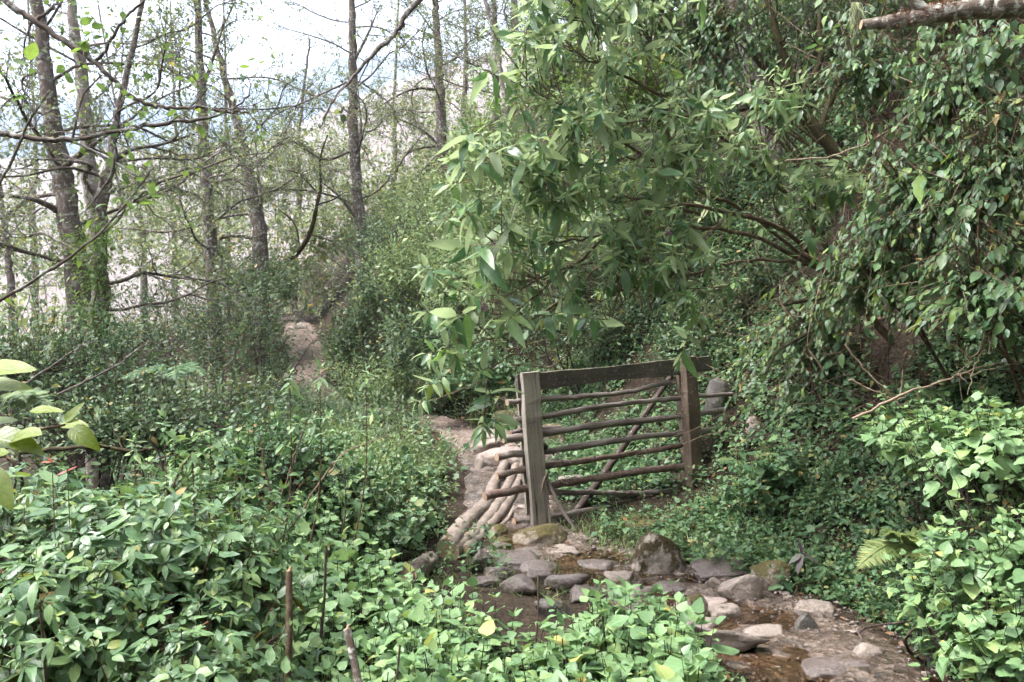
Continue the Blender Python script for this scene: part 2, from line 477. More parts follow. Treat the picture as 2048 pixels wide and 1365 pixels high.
def sticks(acc, P0, P1, r0, r1, mat=0):
    """many straight three-sided twigs at once"""
    n = len(P0)
    if n == 0: return
    T = norm(P1 - P0)
    A = norm(np.cross(T, np.array([.31, .2, .93]))); B = np.cross(T, A)
    th = np.array([0, 2.094, 4.189])
    ring = np.cos(th)[None, :, None] * A[:, None] + np.sin(th)[None, :, None] * B[:, None]
    r0 = np.broadcast_to(r0, (n,))[:, None, None]; r1 = np.broadcast_to(r1, (n,))[:, None, None]
    V = np.concatenate([P0[:, None] + ring * r0, P1[:, None] + ring * r1], 1)
    f = np.array([[0, 1, 4], [0, 4, 3], [1, 2, 5], [1, 5, 4], [2, 0, 3], [2, 3, 5]])
    Fa = (f[None] + (np.arange(n) * 6)[:, None, None]).reshape(-1, 3)
    ln = np.linalg.norm(P1 - P0, axis=1)
    L = np.zeros((n, 6, 3)); L[:, :, 0] = np.tile([0, .01, .02], 2); L[:, 3:, 1] = ln[:, None]; L[:, :, 1] += rng.random((n, 1)) * 9
    acc.add(V.reshape(-1, 3), Fa, L.reshape(-1, 3), mat)

def box(acc, c, ax, ay, az, mat=0, seed=0.0, warp=0.0, segs=8):
    """a board: centre, half-axis vectors; az is its long direction (grain); edges a little worn"""
    c = np.asarray(c, float); ax, ay, az = (np.asarray(k, float) for k in (ax, ay, az))
    hx, hy, hz = (np.linalg.norm(k) for k in (ax, ay, az))
    b = .12 * min(hx, hy)
    prof = [(-1 + b / hx, -1), (1 - b / hx, -1), (1, -1 + b / hy), (1, 1 - b / hy), (1 - b / hx, 1), (-1 + b / hx, 1), (-1, 1 - b / hy), (-1, -1 + b / hy)]
    ts = np.linspace(-1, 1, segs + 1)
    V, L = [], []
    per = np.cumsum([0] + [math.hypot((prof[(k + 1) % 8][0] - prof[k][0]) * hx, (prof[(k + 1) % 8][1] - prof[k][1]) * hy) for k in range(7)])
    for t in ts:
        for k, (u, v) in enumerate(prof):
            p = c + ax * u + ay * v + az * t
            if warp: p = p + warp * vnoise(np.array([p * 3.1 + seed]))[0] * (ax / hx * u + ay / hy * v) + warp * .6 * vnoise(np.array([p * 14 + seed]))[0] * (ax / hx * u + ay / hy * v)
            V.append(p); L.append((per[k] + seed * .7, t * hz + seed, 0))
    n = len(ts); F = []
    for i in range(n - 1):
        for k in range(8):
            a, d = i * 8 + k, i * 8 + (k + 1) % 8
            F += [(a, d, d + 8), (a, d + 8, a + 8)]
    for e, fl in ((0, 1), (n - 1, 0)):
        V.append(np.mean(V[e * 8:e * 8 + 8], 0)); L.append((0, 0, 0)); ci = len(V) - 1
        for k in range(8):
            a, d = e * 8 + k, e * 8 + (k + 1) % 8
            F.append((ci, d, a) if fl else (ci, a, d))
    acc.add(V, F, L, mat)

# ---------------------------------------------------------------- leaves
def leaf_shape(rows, width, a, b, curv, fold, wave=0.0, tooth=0.0, twist=0.0):
    def wd(v): return .5 * width * math.sin(math.pi * v ** a) ** b * (1.06 - .3 * v * v)
    V = [(0, 0, 0)]; U = [(0, 0)]
    for k, v in enumerate(rows):
        h = wd(v) * (1 + tooth * (1 if k % 2 else -1))
        z = -curv * v * v
        for sx in (-1, 0, 1):
            V.append((sx * h, v * (1 - .25 * curv * v), z + fold * h * abs(sx) + wave * math.sin(v * 11 + sx) * abs(sx) + twist * sx * h * v))
            U.append((sx, v))
    V.append((0, 1 - .25 * curv, -curv)); U.append((0, 1))
    n = len(rows); F = [(0, 3, 2), (0, 2, 1)]
    for k in range(n - 1):
        q = 1 + 3 * k
        F += [(q, q + 1, q + 4), (q, q + 4, q + 3), (q + 1, q + 2, q + 5), (q + 1, q + 5, q + 4)]
    q = 1 + 3 * (n - 1); t = len(V) - 1
    F += [(q, q + 1, t), (q + 1, q + 2, t)]
    return np.array(V, float), np.array(F), np.array(U, float)

ROWS = {0: [.1, .25, .42, .6, .78, .92], 1: [.25, .62], 2: [.42]}
SHAPES = {'narrow': (.30, .75, .8),   # width, a, b
    'ovate': (.76, .62, .75), 'lance': (.27, .74, .85), 'leaflet': (.44, .78, .9), 'shrub': (.44, .75, .8),
    'round': (.85, .72, .6), 'pinna': (.24, .5, .7), 'alder': (.6, .8, .75), 'blade': (.05, .5, .6), 'big': (.46, .75, .75)}
LEAF = {}
def leaf_variants(shape, lod):
    key = (shape, lod)
    if key not in LEAF:
        w_, a, b = SHAPES[shape]; r = np.random.default_rng(hash(shape) % 1 + 5)
        vs = []
        for k in range(4 if lod < 2 else 2):
            c = (.05, .22, .4, -.08)[k]
            tooth = .05 if (lod == 0 and shape in ('ovate', 'leaflet', 'pinna')) else 0
            vs.append(leaf_shape(ROWS[lod], w_ * (.9 + .1 * k), a, b, c, (.25, .12, .35, .2)[k], .012 if lod == 0 else 0, tooth, (.15, -.2, .05, -.1)[k]))
        LEAF[key] = vs
    return LEAF[key]

def frame_from_dir(D, roll):
    D = norm(D)
    ref = np.where(np.abs(D[:, 2:3]) < .9, np.array([[0, 0, 1.0]]), np.array([[1.0, 0, 0]]))
    X = norm(np.cross(ref, D)); Y = np.cross(D, X)
    c, s_ = np.cos(roll)[:, None], np.sin(roll)[:, None]
    return X * c + Y * s_, Y * c - X * s_, D

class Leaves:
    """a bunch of leaves: where each starts, which way it points, its size"""
    def __init__(s): s.P, s.A, s.N, s.S, s.K = [], [], [], [], []
    def add(s, P, A, N, Sc):
        s.P.append(np.asarray(P, float)); s.A.append(np.asarray(A, float)); s.N.append(np.asarray(N, float)); s.S.append(np.asarray(Sc, float))
    def arrays(s):
        P = np.concatenate(s.P); A = norm(np.concatenate(s.A)); N = np.concatenate(s.N); Sc = np.concatenate(s.S)
        X = norm(np.cross(A, N)); N = np.cross(X, A)
        return P, X, A, N, Sc
    def __len__(s): return sum(len(p) for p in s.P)

def in_view(P, mx=1.12, pad=.35):
    return (P[:, 1] > .6) & (np.abs(P[:, 0]) < .643 * P[:, 1] * mx + pad) & (np.abs(P[:, 2] - CAMZ) < .4285 * P[:, 1] * mx + pad)

def bake(acc, arr, shape, lod, mat=0):
    P, X, A, N, Sc = arr
    vs = leaf_variants(shape, lod); var = rng.integers(0, len(vs), len(P))
    for k, (V, F_, U) in enumerate(vs):
        q = np.nonzero(var == k)[0]
        if not len(q): continue
        s_ = Sc[q][:, None, None]
        W = P[q][:, None] + s_ * (V[None, :, 0:1] * X[q][:, None] + V[None, :, 1:2] * A[q][:, None] + V[None, :, 2:3] * N[q][:, None])
        Fa = (F_[None] + (np.arange(len(q)) * len(V))[:, None, None]).reshape(-1, 3)
        L = np.empty((len(q), len(V), 3)); L[:, :, :2] = U[None]; L[:, :, 2] = rng.random((len(q), 1))
        acc.add(W.reshape(-1, 3), Fa, L.reshape(-1, 3), mat)

LEAFMESH = {}
def leaf_mesh(shape, mat, k):
    key = (shape, mat, k)
    if key not in LEAFMESH:
        V, F_, U = leaf_variants(shape, 0)[k]
        a = Acc(); a.add(V, F_, np.column_stack([U, np.zeros(len(U))]))
        LEAFMESH[key] = a.mesh('leaf', [mat])
    return LEAFMESH[key]

N_LEAF = [0]
def single_leaf(parent, P, X, A, N, s_, shape, mat, k=None, name='leaf'):
    k = random.randrange(4) if k is None else k
    o = link(name, leaf_mesh(shape, mat, k), parent)
    b = parent.location
    o.matrix_basis = Matrix(((X[0] * s_, A[0] * s_, N[0] * s_, P[0] - b.x), (X[1] * s_, A[1] * s_, N[1] * s_, P[1] - b.y), (X[2] * s_, A[2] * s_, N[2] * s_, P[2] - b.z), (0, 0, 0, 1)))
    N_LEAF[0] += 1
    return o

def leaves_to_parts(parent, lv, shape, mat, lod, keep=0, cull=True):
    """the `keep` leaves that show largest become leaf objects, the rest one foliage part"""
    if not len(lv): return
    arr = lv.arrays()
    if cull:
        q = in_view(arr[0]); arr = tuple(a[q] for a in arr)
    P, X, A, N, Sc = arr
    if not len(P): return
    rest = np.ones(len(P), bool)
    if keep:
        c = P + A * Sc[:, None] * .5
        sx = 1024 + c[:, 0] / c[:, 1] * FPX; sy = 682.5 - (c[:, 2] - CAMZ) / c[:, 1] * FPX
        view = norm(c - np.array([0, 0, CAMZ]))
        size = Sc * FPX / c[:, 1] * (.35 + .65 * np.abs((view * N).sum(1)))
        ok = (sx > 0) & (sx < 2048) & (sy > 0) & (sy < 1365)
        cell = (sx // 14).astype(int) * 1000 + (sy // 14).astype(int)
        order = np.argsort(c[:, 1]); seen = set(); front = np.zeros(len(P), bool)
        for i in order:
            if ok[i] and cell[i] not in seen:
                seen.add(cell[i]); front[i] = True
        idx = np.nonzero(front)[0]; idx = idx[np.argsort(-size[idx])][:keep]
        for i in idx:
            rest[i] = False
            single_leaf(parent, P[i], X[i], A[i], N[i], Sc[i], shape, mat)
    if rest.any():
        a = Acc(); bake(a, tuple(k[rest] for k in arr), shape, max(1, lod) if keep else lod)
        part('foliage', a, [mat], parent, 'stuff')

# sprigs: leaf positions along a short shoot that grows along +Z
def sprig_opposite(r, n=5, L=.22, ll=.055, el=.15):
    P, A, Sc = [], [], []
    for i in range(n):
        f = i / (n - 1); az = i * 1.5708 + r.normal(0, .25)
        for sg in (0, math.pi):
            e = el + .9 * f ** 3 + r.normal(0, .22)
            a = np.array([math.cos(az + sg) * math.cos(e), math.sin(az + sg) * math.cos(e), math.sin(e)])
            sc = ll * (1 - .55 * f ** 2) * r.uniform(.75, 1.15) * (.65 + .35 * min(1, f * 3 + .2))
            P.append(np.array([0, 0, L * (.15 + .85 * f)]) + a * .28 * sc); A.append(a); Sc.append(sc)
    return np.array(P), np.array(A), np.array(Sc), L
def sprig_whorl(r, n=15, L=.26, ll=.15, el=0):
    P, A, Sc = [], [], []
    for i in range(n):
        f = i / (n - 1); az = i * 2.4 + r.normal(0, .2); e = -.5 + 1.75 * f ** 1.6 + r.normal(0, .15)
        a = np.array([math.cos(az) * math.cos(e), math.sin(az) * math.cos(e), math.sin(e)])
        sc = ll * (1 - .62 * f ** 2.5) * r.uniform(.75, 1.12) * (.7 + .3 * min(1, f * 4))
        P.append(np.array([0, 0, L * (.2 + .8 * f)])); A.append(a); Sc.append(sc)
    return np.array(P), np.array(A), np.array(Sc), L
def sprig_alt(r, n=10, L=.32, ll=.06, el=.1):
    P, A, Sc = [], [], []
    for i in range(n):
        f = i / (n - 1); az = (i % 2) * math.pi + r.normal(0, .45); e = .45 + el + .5 * f + r.normal(0, .25)
        a = np.array([math.cos(az) * math.cos(e), math.sin(az) * math.cos(e), math.sin(e)])
        P.append(np.array([0, 0, L * (.1 + .9 * f)]) + a * .008); A.append(a); Sc.append(ll * r.uniform(.6, 1.15) * (1 - .3 * f))
    return np.array(P), np.array(A), np.array(Sc), L
def sprig_tri(r, n=5, L=.3, ll=.09, el=.3):
    P, A, Sc = [], [], []
    for i in range(n):
        f = i / (n - 1); az = i * 2.4 + r.normal(0, .3); e = el + .5 * f + r.normal(0, .2)
        d = np.array([math.cos(az) * math.cos(e), math.sin(az) * math.cos(e), math.sin(e)])
        base = np.array([0, 0, L * (.2 + .8 * f)]) + d * ll * .6
        for k, da in enumerate((0, .95, -.95) if r.random() < .6 else (0, .7, -.7, 1.6, -1.6)):
            a = np.array([math.cos(az + da) * math.cos(e * .3), math.sin(az + da) * math.cos(e * .3), math.sin(e * .3) - .1])
            P.append(base + a * .008); A.append(a); Sc.append(ll * (1 if k == 0 else .82 if k < 3 else .6) * r.uniform(.85, 1.1) * (1 - .35 * f))
    return np.array(P), np.array(A), np.array(Sc), L

def templates(fn, n=6, **k):
    return [fn(np.random.default_rng(100 + i), **k) for i in range(n)]

def place(lv, tm, P0, D, scale, droop=.25, upw=1.0, outw=0.0, out=None, jit=.35, thin=1.0, rank=None):
    """set sprigs with foot P0 and direction D; leaf faces turn to the light. Returns shoot tips"""
    n = len(P0)
    which = rng.integers(0, len(tm), n); tips = np.zeros((n, 3)); roll = rng.random(n) * 6.283
    X, Y, Z = frame_from_dir(D, roll)
    for k, (p, a, sc, L) in enumerate(tm):
        q = np.nonzero(which == k)[0]
        if not len(q): continue
        M = np.stack([X[q], Y[q], Z[q]], -1)
        pp = P0[q][:, None] + np.einsum('nij,mj->nmi', M, p) * scale[q][:, None, None]
        aa = np.einsum('nij,mj->nmi', M, a); aa[..., 2] -= droop; aa += rng.normal(0, .12, aa.shape)
        if rank is not None: aa = aa * .55 + np.asarray(rank)
        nn = np.zeros_like(aa); nn[..., 2] = upw; nn += rng.normal(0, jit, aa.shape)
        if out is not None: nn += outw * out[q][:, None]
        ss = sc[None] * scale[q][:, None] * np.exp(rng.normal(0, .24, aa.shape[:2]))
        kk = rng.random(ss.shape) < thin
        lv.add(pp[kk], aa[kk], nn[kk], ss[kk])
        tips[q] = P0[q] + Z[q] * (L * scale[q])[:, None]
    return tips

SP = {  # species: sprig templates, leaf shape, material, stem material, droop, jitter
    'herb': (templates(sprig_opposite, n=4, L=.27, ll=.092, el=.05), 'ovate', 'herb_leaf', 'dark_stem', .22, .2),
    'cover': (templates(sprig_opposite, n=4, L=.14, ll=.052, el=.15), 'ovate', 'cover_leaf', 'green_stem', .2, .35),
    'lance': (templates(sprig_whorl, n=15, L=.24, ll=.195), 'lance', 'lance_leaf', 'brown_stem', .3, .35),
    'bramble': (templates(sprig_tri, n=5, L=.31, ll=.094), 'leaflet', 'bramble_leaf', 'red_stem', .22, .2),
    'shrub': (templates(sprig_alt, n=12, L=.40, ll=.078), 'shrub', 'shrub_leaf', 'dark_stem', .25, .4),
    'pale': (templates(sprig_opposite, n=6, L=.30, ll=.066, el=.35), 'shrub', 'pale_shrub_leaf', 'green_stem', .15, .4),
    'vine': (templates(sprig_alt, n=11, L=.42, ll=.085), 'leaflet', 'vine_leaf', 'brown_stem', .45, .4),
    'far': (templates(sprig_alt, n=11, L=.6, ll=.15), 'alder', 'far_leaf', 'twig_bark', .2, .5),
    'alder': (templates(sprig_alt, n=9, L=.42, ll=.075), 'alder', 'alder_leaf', 'twig_bark', .25, .5),
    'round': (templates(sprig_alt, n=8, L=.26, ll=.058), 'round', 'cover_leaf', 'dark_stem', .25, .35),
}

MIX = {'bramble': 'shrub', 'shrub': 'round', 'vine': 'shrub', 'round': 'herb', 'herb': 'cover', 'far': 'pale'}
def lod_of(Y): return 0 if Y < 4.3 else (1 if Y < 9.5 else 2)

def shrub(label, px, py, Y, rad, sp, n, keep=0, group=None, name='shrub', cat='shrub', size=1.0, up=.6, hang=0.0, stems=5, lump=.42, zmin=-.35, thin=1.0, base=None, droop=None, mat=None, mix=None, rank=None):
    """a leafy mound: shoots over a lumpy body, stems from the foot to the body"""
    tm, shape, mat0, smat, dr, jit = SP[sp]
    mat = mat or mat0
    c = at(px, py, Y); rad = np.asarray(rad, float)
    seed = rng.random() * 50
    if base is None:
        bx, by = c[0], c[1]
        for _ in range(40):                                  # a creeper roots in the bank behind it
            if height(bx, by) > c[2] - rad[2] * .8 - .35 or bx < pin(by, PX): break
            bx += .08; by += .05
        base = np.array([bx, by, float(height(bx, by))])
    th = thing(name, label, cat, base, group)
    d = norm(rng.normal(size=(n * 2, 3))); d = d[d[:, 2] > zmin][:n]
    r = 1 + lump * vnoise(d * 2.2 + seed) + lump * .6 * vnoise(d * 5 + seed)
    u = rng.uniform(.4, 1.08, len(d)) ** .55; u = np.where(rng.random(len(d)) < .1, u * rng.uniform(1.1, 1.35, len(d)), u)
    tip = c + d * rad * (r * u)[:, None]
    D = norm(d * .75 + np.array([0, 0, up - hang]) + rng.normal(0, .28, d.shape))
    scale = size * rng.uniform(.7, 1.2, len(d))
    L0 = tm[0][3]
    foot = tip - D * (L0 * scale)[:, None]
    k = tip[:, 2] > height(tip[:, 0], tip[:, 1]) + .03
    k &= in_view(tip, 1.12, .35)
    if Y > 7: k &= (d[:, 1] < .3) | (rng.random(len(d)) < .35)
    foot, D, scale, dk, tip = foot[k], D[k], scale[k], d[k], tip[k]
    if not len(foot): return th
    lv = Leaves()
    mix = mix or MIX.get(sp)
    own = np.ones(len(foot), bool)
    if mix:
        own = vnoise(foot * 2.6 + seed) + rng.normal(0, .22, len(foot)) < .28       # another plant grows through it in patches
        t2, sh2, m2, _, d2, j2 = SP[mix]
        if (~own).any():
            l2 = Leaves(); place(l2, t2, foot[~own], D[~own], scale[~own] * .9, d2 if droop is None else droop, 1.0, .45, dk[~own], j2, .9)
            leaves_to_parts(th, l2, sh2, m2, lod_of(Y), keep // 4)
    place(lv, tm, foot[own], D[own], scale[own], dr if droop is None else droop, 1.0, .45, dk[own], jit, thin, rank)
    tw = Acc()
    fine = 1.0 if Y < 8 else .6
    sticks(tw, foot - D * .06, tip, .0035 * size * fine, .0015 * size * fine)
    inner = c + (foot - c) * rng.uniform(.25, .6, (len(foot), 1))
    m = rng.random(len(foot)) < (.45 if Y < 8 else .2)
    sticks(tw, inner[m], foot[m], .005 * size * fine, .0035 * size * fine)
    part('twigs', tw, [smat], th, 'stuff')
    for _ in range(stems):
        j = rng.integers(len(foot)); e = foot[j]
        b = base + np.array([rng.normal(0, .12), rng.normal(0, .12), -.1])
        mid = (b + e) / 2 + np.array([rng.normal(0, .1), rng.normal(0, .1), .12 * rad[2]])
        a = Acc(); tube(a, smooth_path([b, mid, e], 9), (.014 * size, .005 * size), 5)
        part('stem', a, [smat], th)
    leaves_to_parts(th, lv, shape, mat, lod_of(Y), keep)
    return th

# ================================================================ the setting
def grid_mesh(name, X, Y, Z, mat, L=None):
    ny, nx = X.shape
    a = Acc()
    i = np.arange(ny - 1)[:, None] * nx; j = np.arange(nx - 1)[None]
    F_ = np.stack([np.stack([i + j, i + j + 1, i + nx + j + 1], -1), np.stack([i + j, i + nx + j + 1, i + nx + j], -1)]).reshape(-1, 3)
    V = np.stack([X, Y, Z], -1).reshape(-1, 3)
    a.add(V, F_, V if L is None else L)
    return link(name, a.mesh(name, [mat]))

ty = np.concatenate([np.linspace(-26, -5.5, 12), -4 + np.geomspace(1.0, 100, 240) - 1])
tx = np.sinh(np.linspace(-3.0, 2.55, 230)) / math.sinh(2.55)
Yg, Tg = np.meshgrid(ty, tx, indexing='ij')
Xg = pin(Yg, PX) * .8 + Tg * (6 + .9 * np.maximum(Yg, 0))
g = grid_mesh('ground', Xg, Yg, height(Xg, Yg), 'soil'); g['kind'] = 'structure'

# far slopes: a grassy hillside across the valley, a wooded ridge behind it
def far_hill(name, mat, D0, D1, prof, seed, amp):
    ang = np.linspace(-1.25, 1.0, 260); q = np.linspace(0, 1, 70)
    Qg, Ag = np.meshgrid(q, ang, indexing='ij')
    top = np.interp(Ag, [p[0] for p in prof], [p[1] for p in prof])
    D = D0 + (D1 - D0) * Qg
    X, Y = D * np.tan(np.clip(Ag, -1.25, 1.2)) * .9, D
    s_ = np.clip((Qg - .12) / .88, 0, 1)
    Z = -26 + (top * D1 + 26) * s_ ** .85
    nn = sum(n2(X, Y, f / D1, seed + k) / (k + 1) for k, f in enumerate((6, 14, 32, 70)))
    Z = Z + amp * D1 * nn * s_
    o = grid_mesh(name, X, Y, Z, mat); o['kind'] = 'structure'
    return o
far_hill('hillside', 'grass_hill', 95, 900, [(-1.3, .20), (-.62, .225), (-.45, .235), (-.33, .25), (-.25, .29), (-.1, .34), (.2, .42), (1.1, .45)], 3, .011)
far_hill('mountain_ridge', 'wooded_hill', 930, 3600, [(-1.3, .29), (-.62, .30), (-.45, .315), (-.3, .335), (-.2, .35), (0, .33), (.3, .36), (1.1, .36)], 9, .012)

# the path: mud in front, drier trodden earth behind
def path_sheet(name, y0, y1, mat, ny, lift):
    y = np.linspace(y0, y1, ny); t = np.linspace(-1, 1, 46)
    Yp, Tp = np.meshgrid(y, t, indexing='ij')
    wl, wr = pin(Yp, HWL) * 1.12, pin(Yp, HWR) * 1.12
    wob = 1 + .22 * n2(Tp * 0 + np.sign(Tp) * 3, Yp, 1.7, 5)
    X = pin(Yp, PX) + np.where(Tp < 0, Tp * wl, Tp * wr) * wob
    edge = np.clip((1 - np.abs(Tp)) / .3, 0, 1); edge = edge * edge * (3 - 2 * edge)
    Z = height(X, Yp) + lift * edge - .03 * (1 - edge) + edge * (.034 * n2(X, Yp, 4.2, 6) + .016 * n2(X, Yp, 12, 7) + .008 * n2(X, Yp, 33, 8))
    o = grid_mesh(name, X, Yp, Z, mat); o['kind'] = 'structure'
    return o
path_sheet('muddy_path', 1.0, 9.0, 'mud', 320, .025)
path_sheet('earth_path', 8.95, 27, 'dry_path', 340, .03)

# trickle of water lying in the low places of the mud
yw = np.linspace(1.2, 6.35, 120); tw_ = np.linspace(-1, 1, 24)
Yw, Tw = np.meshgrid(yw, tw_, indexing='ij')
Xw = pin(Yw, PX) + Tw * np.where(Tw < 0, pin(Yw, HWL), pin(Yw, HWR)) * .93
Zw = pin(Yw, PZ) + .034 + 0 * Tw
o = grid_mesh('stream', Xw, Yw, Zw, 'stream_water'); o['kind'] = 'structure'

# ================================================================ the gate
GL = np.array([.19, 6.5]); GR = np.array([1.61, 7.2])
gd = (GR - GL) / np.linalg.norm(GR - GL); gn = np.array([gd[1], -gd[0]])    # along the gate, towards the camera
G3 = np.array([gd[0], gd[1], 0]); GN = np.array([gn[0], gn[1], 0])
def gp(px, py, off=0.0):
    """point of the gate plane, moved `off` metres towards the camera, seen at a pixel"""
    dr = np.array([(px - 1024) / FPX, 1.0, (682.5 - py) / FPX])
    o_ = GL + gn * off
    t = (o_ @ gn) / (dr[:2] @ gn)
    return np.array([0, 0, CAMZ]) + dr * t
base = gp(1078, 1045)
gate = thing('gate', 'weathered wooden pole gate with two plank posts standing across the path', 'gate', base)
def plank(name, top, bot, wdt, dep, mat, seed, warp=.011):
    a = Acc(); top = np.asarray(top); bot = np.asarray(bot)
    az = (top - bot) / 2; ax = norm(G3 - az * (G3 @ az) / (az @ az)) * wdt / 2; ay = norm(np.cross(az, ax)) * dep / 2
    box(a, (top + bot) / 2, ax, ay, az, 0, seed, warp, 26)
    part(name, a, [mat], gate, flat=True)
down = np.array([0, 0, -.12])
plank('post', gp(1057, 745, .05), gp(1081, 1046, .05) + down, .14, .06, 'weathered_wood', 1.0)
plank('post', gp(1042, 762, -.10), gp(1066, 1036, -.10) + down, .10, .035, 'weathered_wood', 2.0)
plank('post', gp(1375, 714, .06), gp(1393, 988, .06) + down, .13, .10, 'post_wood', 3.0, .012)
plank('post', gp(1361, 730, -.09), gp(1383, 975, -.09) + down, .10, .05, 'post_wood', 4.0)
a = Acc(); p0, p1 = gp(1033, 767, -.035), gp(1420, 727, -.02)
az = (p1 - p0) / 2; ay = GN * .021; ax = norm(np.cross(az, ay)) * .066
box(a, (p0 + p1) / 2, ax, ay, az, 0, 5.0, .009, 30)
part('top_board', a, ['dark_wood'], gate, flat=True)
def rail(pts, dpx, mat, off=-.03, seed=0.0, taper=.85, nm='rail'):
    P = [gp(x, y, off + .012 * math.sin(seed * 3 + k * 2)) for k, (x, y) in enumerate(pts)]
    r = dpx / 2 / FPX * 6.8 * 1.15
    q = smooth_path(P, 44); q[1:-1] += rng.normal(0, .0025, q[1:-1].shape)
    a = Acc(); tube(a, q, np.linspace(r, r * taper, 5), 11, 0, .2, True, 1, seed)
    ro = part(nm, a, [mat, 'cut_wood'], gate)
    for k in rng.integers(6, 40, 3):
        a = Acc(); dv = norm(rng.normal(size=3) + GN * .6); tube(a, [q[k], q[k] + dv * r * 1.55], (r * .5, r * .3), 6, 0, .2, True, 1); part('knot', a, [mat, 'cut_wood'], ro)
rail([(1014, 806), (1080, 799), (1170, 793), (1260, 784), (1310, 771), (1352, 763)], 10, 'rail_wood', -.02, 1)
rail([(1026, 842), (1080, 835), (1200, 814), (1300, 802), (1365, 796), (1464, 789)], 10, 'rail_wood', -.03, 2)
rail([(1020, 866), (1060, 861), (1122, 855)], 9, 'rail_wood', -.07, 3)
rail([(1006, 880), (1080, 869), (1200, 851), (1300, 840), (1360, 833), (1448, 820)], 13, 'rail_wood', -.02, 4)
rail([(993, 915), (1040, 907), (1100, 902), (1200, 887), (1300, 872), (1372, 866), (1492, 852)], 12, 'rail_wood', -.02, 5)
rail([(994, 953), (1040, 941), (1110, 931), (1240, 911), (1310, 901), (1362, 890)], 11, 'red_rail_wood', -.03, 6)
rail([(969, 993), (1060, 977), (1140, 965), (1220, 953), (1310, 940), (1376, 931), (1420, 922)], 14, 'red_rail_wood', -.02, 7)
rail([(1040, 934), (1090, 930), (1132, 951)][:2] + [(1132, 922)], 8, 'rail_wood', -.08, 8)
rail([(1100, 985), (1180, 986), (1270, 987), (1360, 980)], 10, 'rail_wood', -.04, 9)
rail([(1028, 1046), (1105, 1036), (1180, 1022), (1260, 1014), (1330, 1000), (1384, 988)], 13, 'rail_wood', -.05, 10)
P = [gp(1148, 1030, -.12), gp(1200, 960, -.14), (gp(1262, 872, -.15)), gp(1310, 800, -.13), gp(1343, 752, -.11)]
a = Acc(); tube(a, smooth_path(P, 24), (.036, .03, .024), 9, 0, .14, True, 1, 12); part('brace', a, ['brace_wood', 'cut_wood'], gate)
a = Acc(); tube(a, smooth_path([gp(1094, 948, .10), gp(1096, 1000, .10), gp(1101, 1048, .12)], 8), .008, 6, 0, .15); part('stick', a, ['log_wood'], gate)
a = Acc(); tube(a, smooth_path([gp(1094, 958, .10), gp(1118, 1010, .16), gp(1150, 1060, .24)], 12), (.013, .017, .012), 7, 0, .2); part('stick', a, ['rail_wood'], gate)
a = Acc(); tube(a, smooth_path([gp(1097, 942, .11), gp(1088, 962, .11), gp(1083, 986, .10)], 8), (.006, .013, .005), 6, 0, .15); part('stick', a, ['log_wood'], gate)
a = Acc(); kc = gp(1087, 895, .05)
tube(a, smooth_path([kc - G3 * .035, kc + [0, 0, .006], kc + G3 * .03], 6), (.02, .03, .022), 8, 0, .2)
knot = part('tie_knot', a, ['black_rubber'], gate, None, 'black rubber knot tied on the grey post')
for k in range(5):
    a = Acc(); s0 = kc + G3 * (-.025 + .01 * k) + GN * .012
    tube(a, smooth_path([s0 + [0, 0, .10 - .02 * k], s0 + G3 * .008 * math.sin(k * 4), s0 + [0, 0, -.08 - .015 * (k % 3)]], 6), .0016, 3); part('string', a, ['grey_string'], knot)

# ================================================================ logs and sticks on the ground
def log(label, pts, r, mat, name='log', sides=12, group=None, rough=.09, cat='log'):
    P = np.array(pts); r = np.array(r) * (1.2 if name == 'log' else 1.0)
    P[:, 2] = np.maximum(P[:, 2], height(P[:, 0], P[:, 1]) + np.max(r) * .8)
    o_ = P[0].copy(); o_[2] = float(height(o_[0], o_[1]))
    t = thing(name, label, cat, o_, group)
    q = smooth_path(P, 60); q[2:-2] += (rng.normal(0, .10, (len(q) - 4, 3)) + .3 * vnoise(q[2:-2] * 5)[:, None] * [1, .3, .4]) * np.max(r) * .5
    a = Acc(); tube(a, q, r, sides, 0, rough, True, 1, rng.random() * 20)
    bk = part('bark', a, [mat, 'cut_wood'], t)
    a = Acc(); k = smooth_path(P, 44)[rng.integers(10, 30)]; dv = norm(rng.normal(size=3) + np.array([0, 0, 1.2]))
    tube(a, [k, k + dv * np.max(r) * 1.5], (np.max(r) * .45, np.max(r) * .3), 7, 0, .2); part('knot', a, [mat], bk)
    return t
log('long bare log, outermost of three laid beside the wet stones', [at(893, 1098, 5.75), at(925, 1052, 6.2), at(972, 1010, 6.75), at(992, 968, 7.4), at(1018, 932, 8.1)], (.066, .058, .05, .042, .036), 'log_wood')
log('knobbly bare log, middle one of three laid beside the stones', [at(903, 1112, 5.75), at(950, 1066, 6.2), at(990, 1022, 6.7), at(1014, 985, 7.2), at(1036, 948, 8.0)], (.054, .05, .044, .038, .034), 'log_wood')
log('slender bare log nearest the gate post, one of three laid together', [at(926, 1116, 5.8), at(962, 1076, 6.2), at(998, 1044, 6.6), at(1020, 1010, 7.0), at(1044, 968, 7.6), at(1052, 940, 8.2)], (.042, .04, .037, .033, .03), 'log_wood')
log('short crooked branch lying between the logs and gate post', [at(1000, 1066, 6.4), at(1016, 1040, 6.6), at(1030, 1012, 6.9)], (.022, .02, .016), 'log_wood', 'fallen_branch', 8, cat='branch')
log('stubby wooden root end at the foot of the grey post', [at(1028, 1048, 6.55), at(1050, 1040, 6.55), at(1076, 1040, 6.56)], (.035, .03, .028), 'rail_wood', 'root_stub', 8, cat='root')
log('rotten pale log half hidden in the herbs', [at(815, 1205, 5.1) + [0, 0, .02], at(838, 1185, 5.3) + [0, 0, .02], at(862, 1168, 5.5)], (.055, .06, .05), 'log_wood')
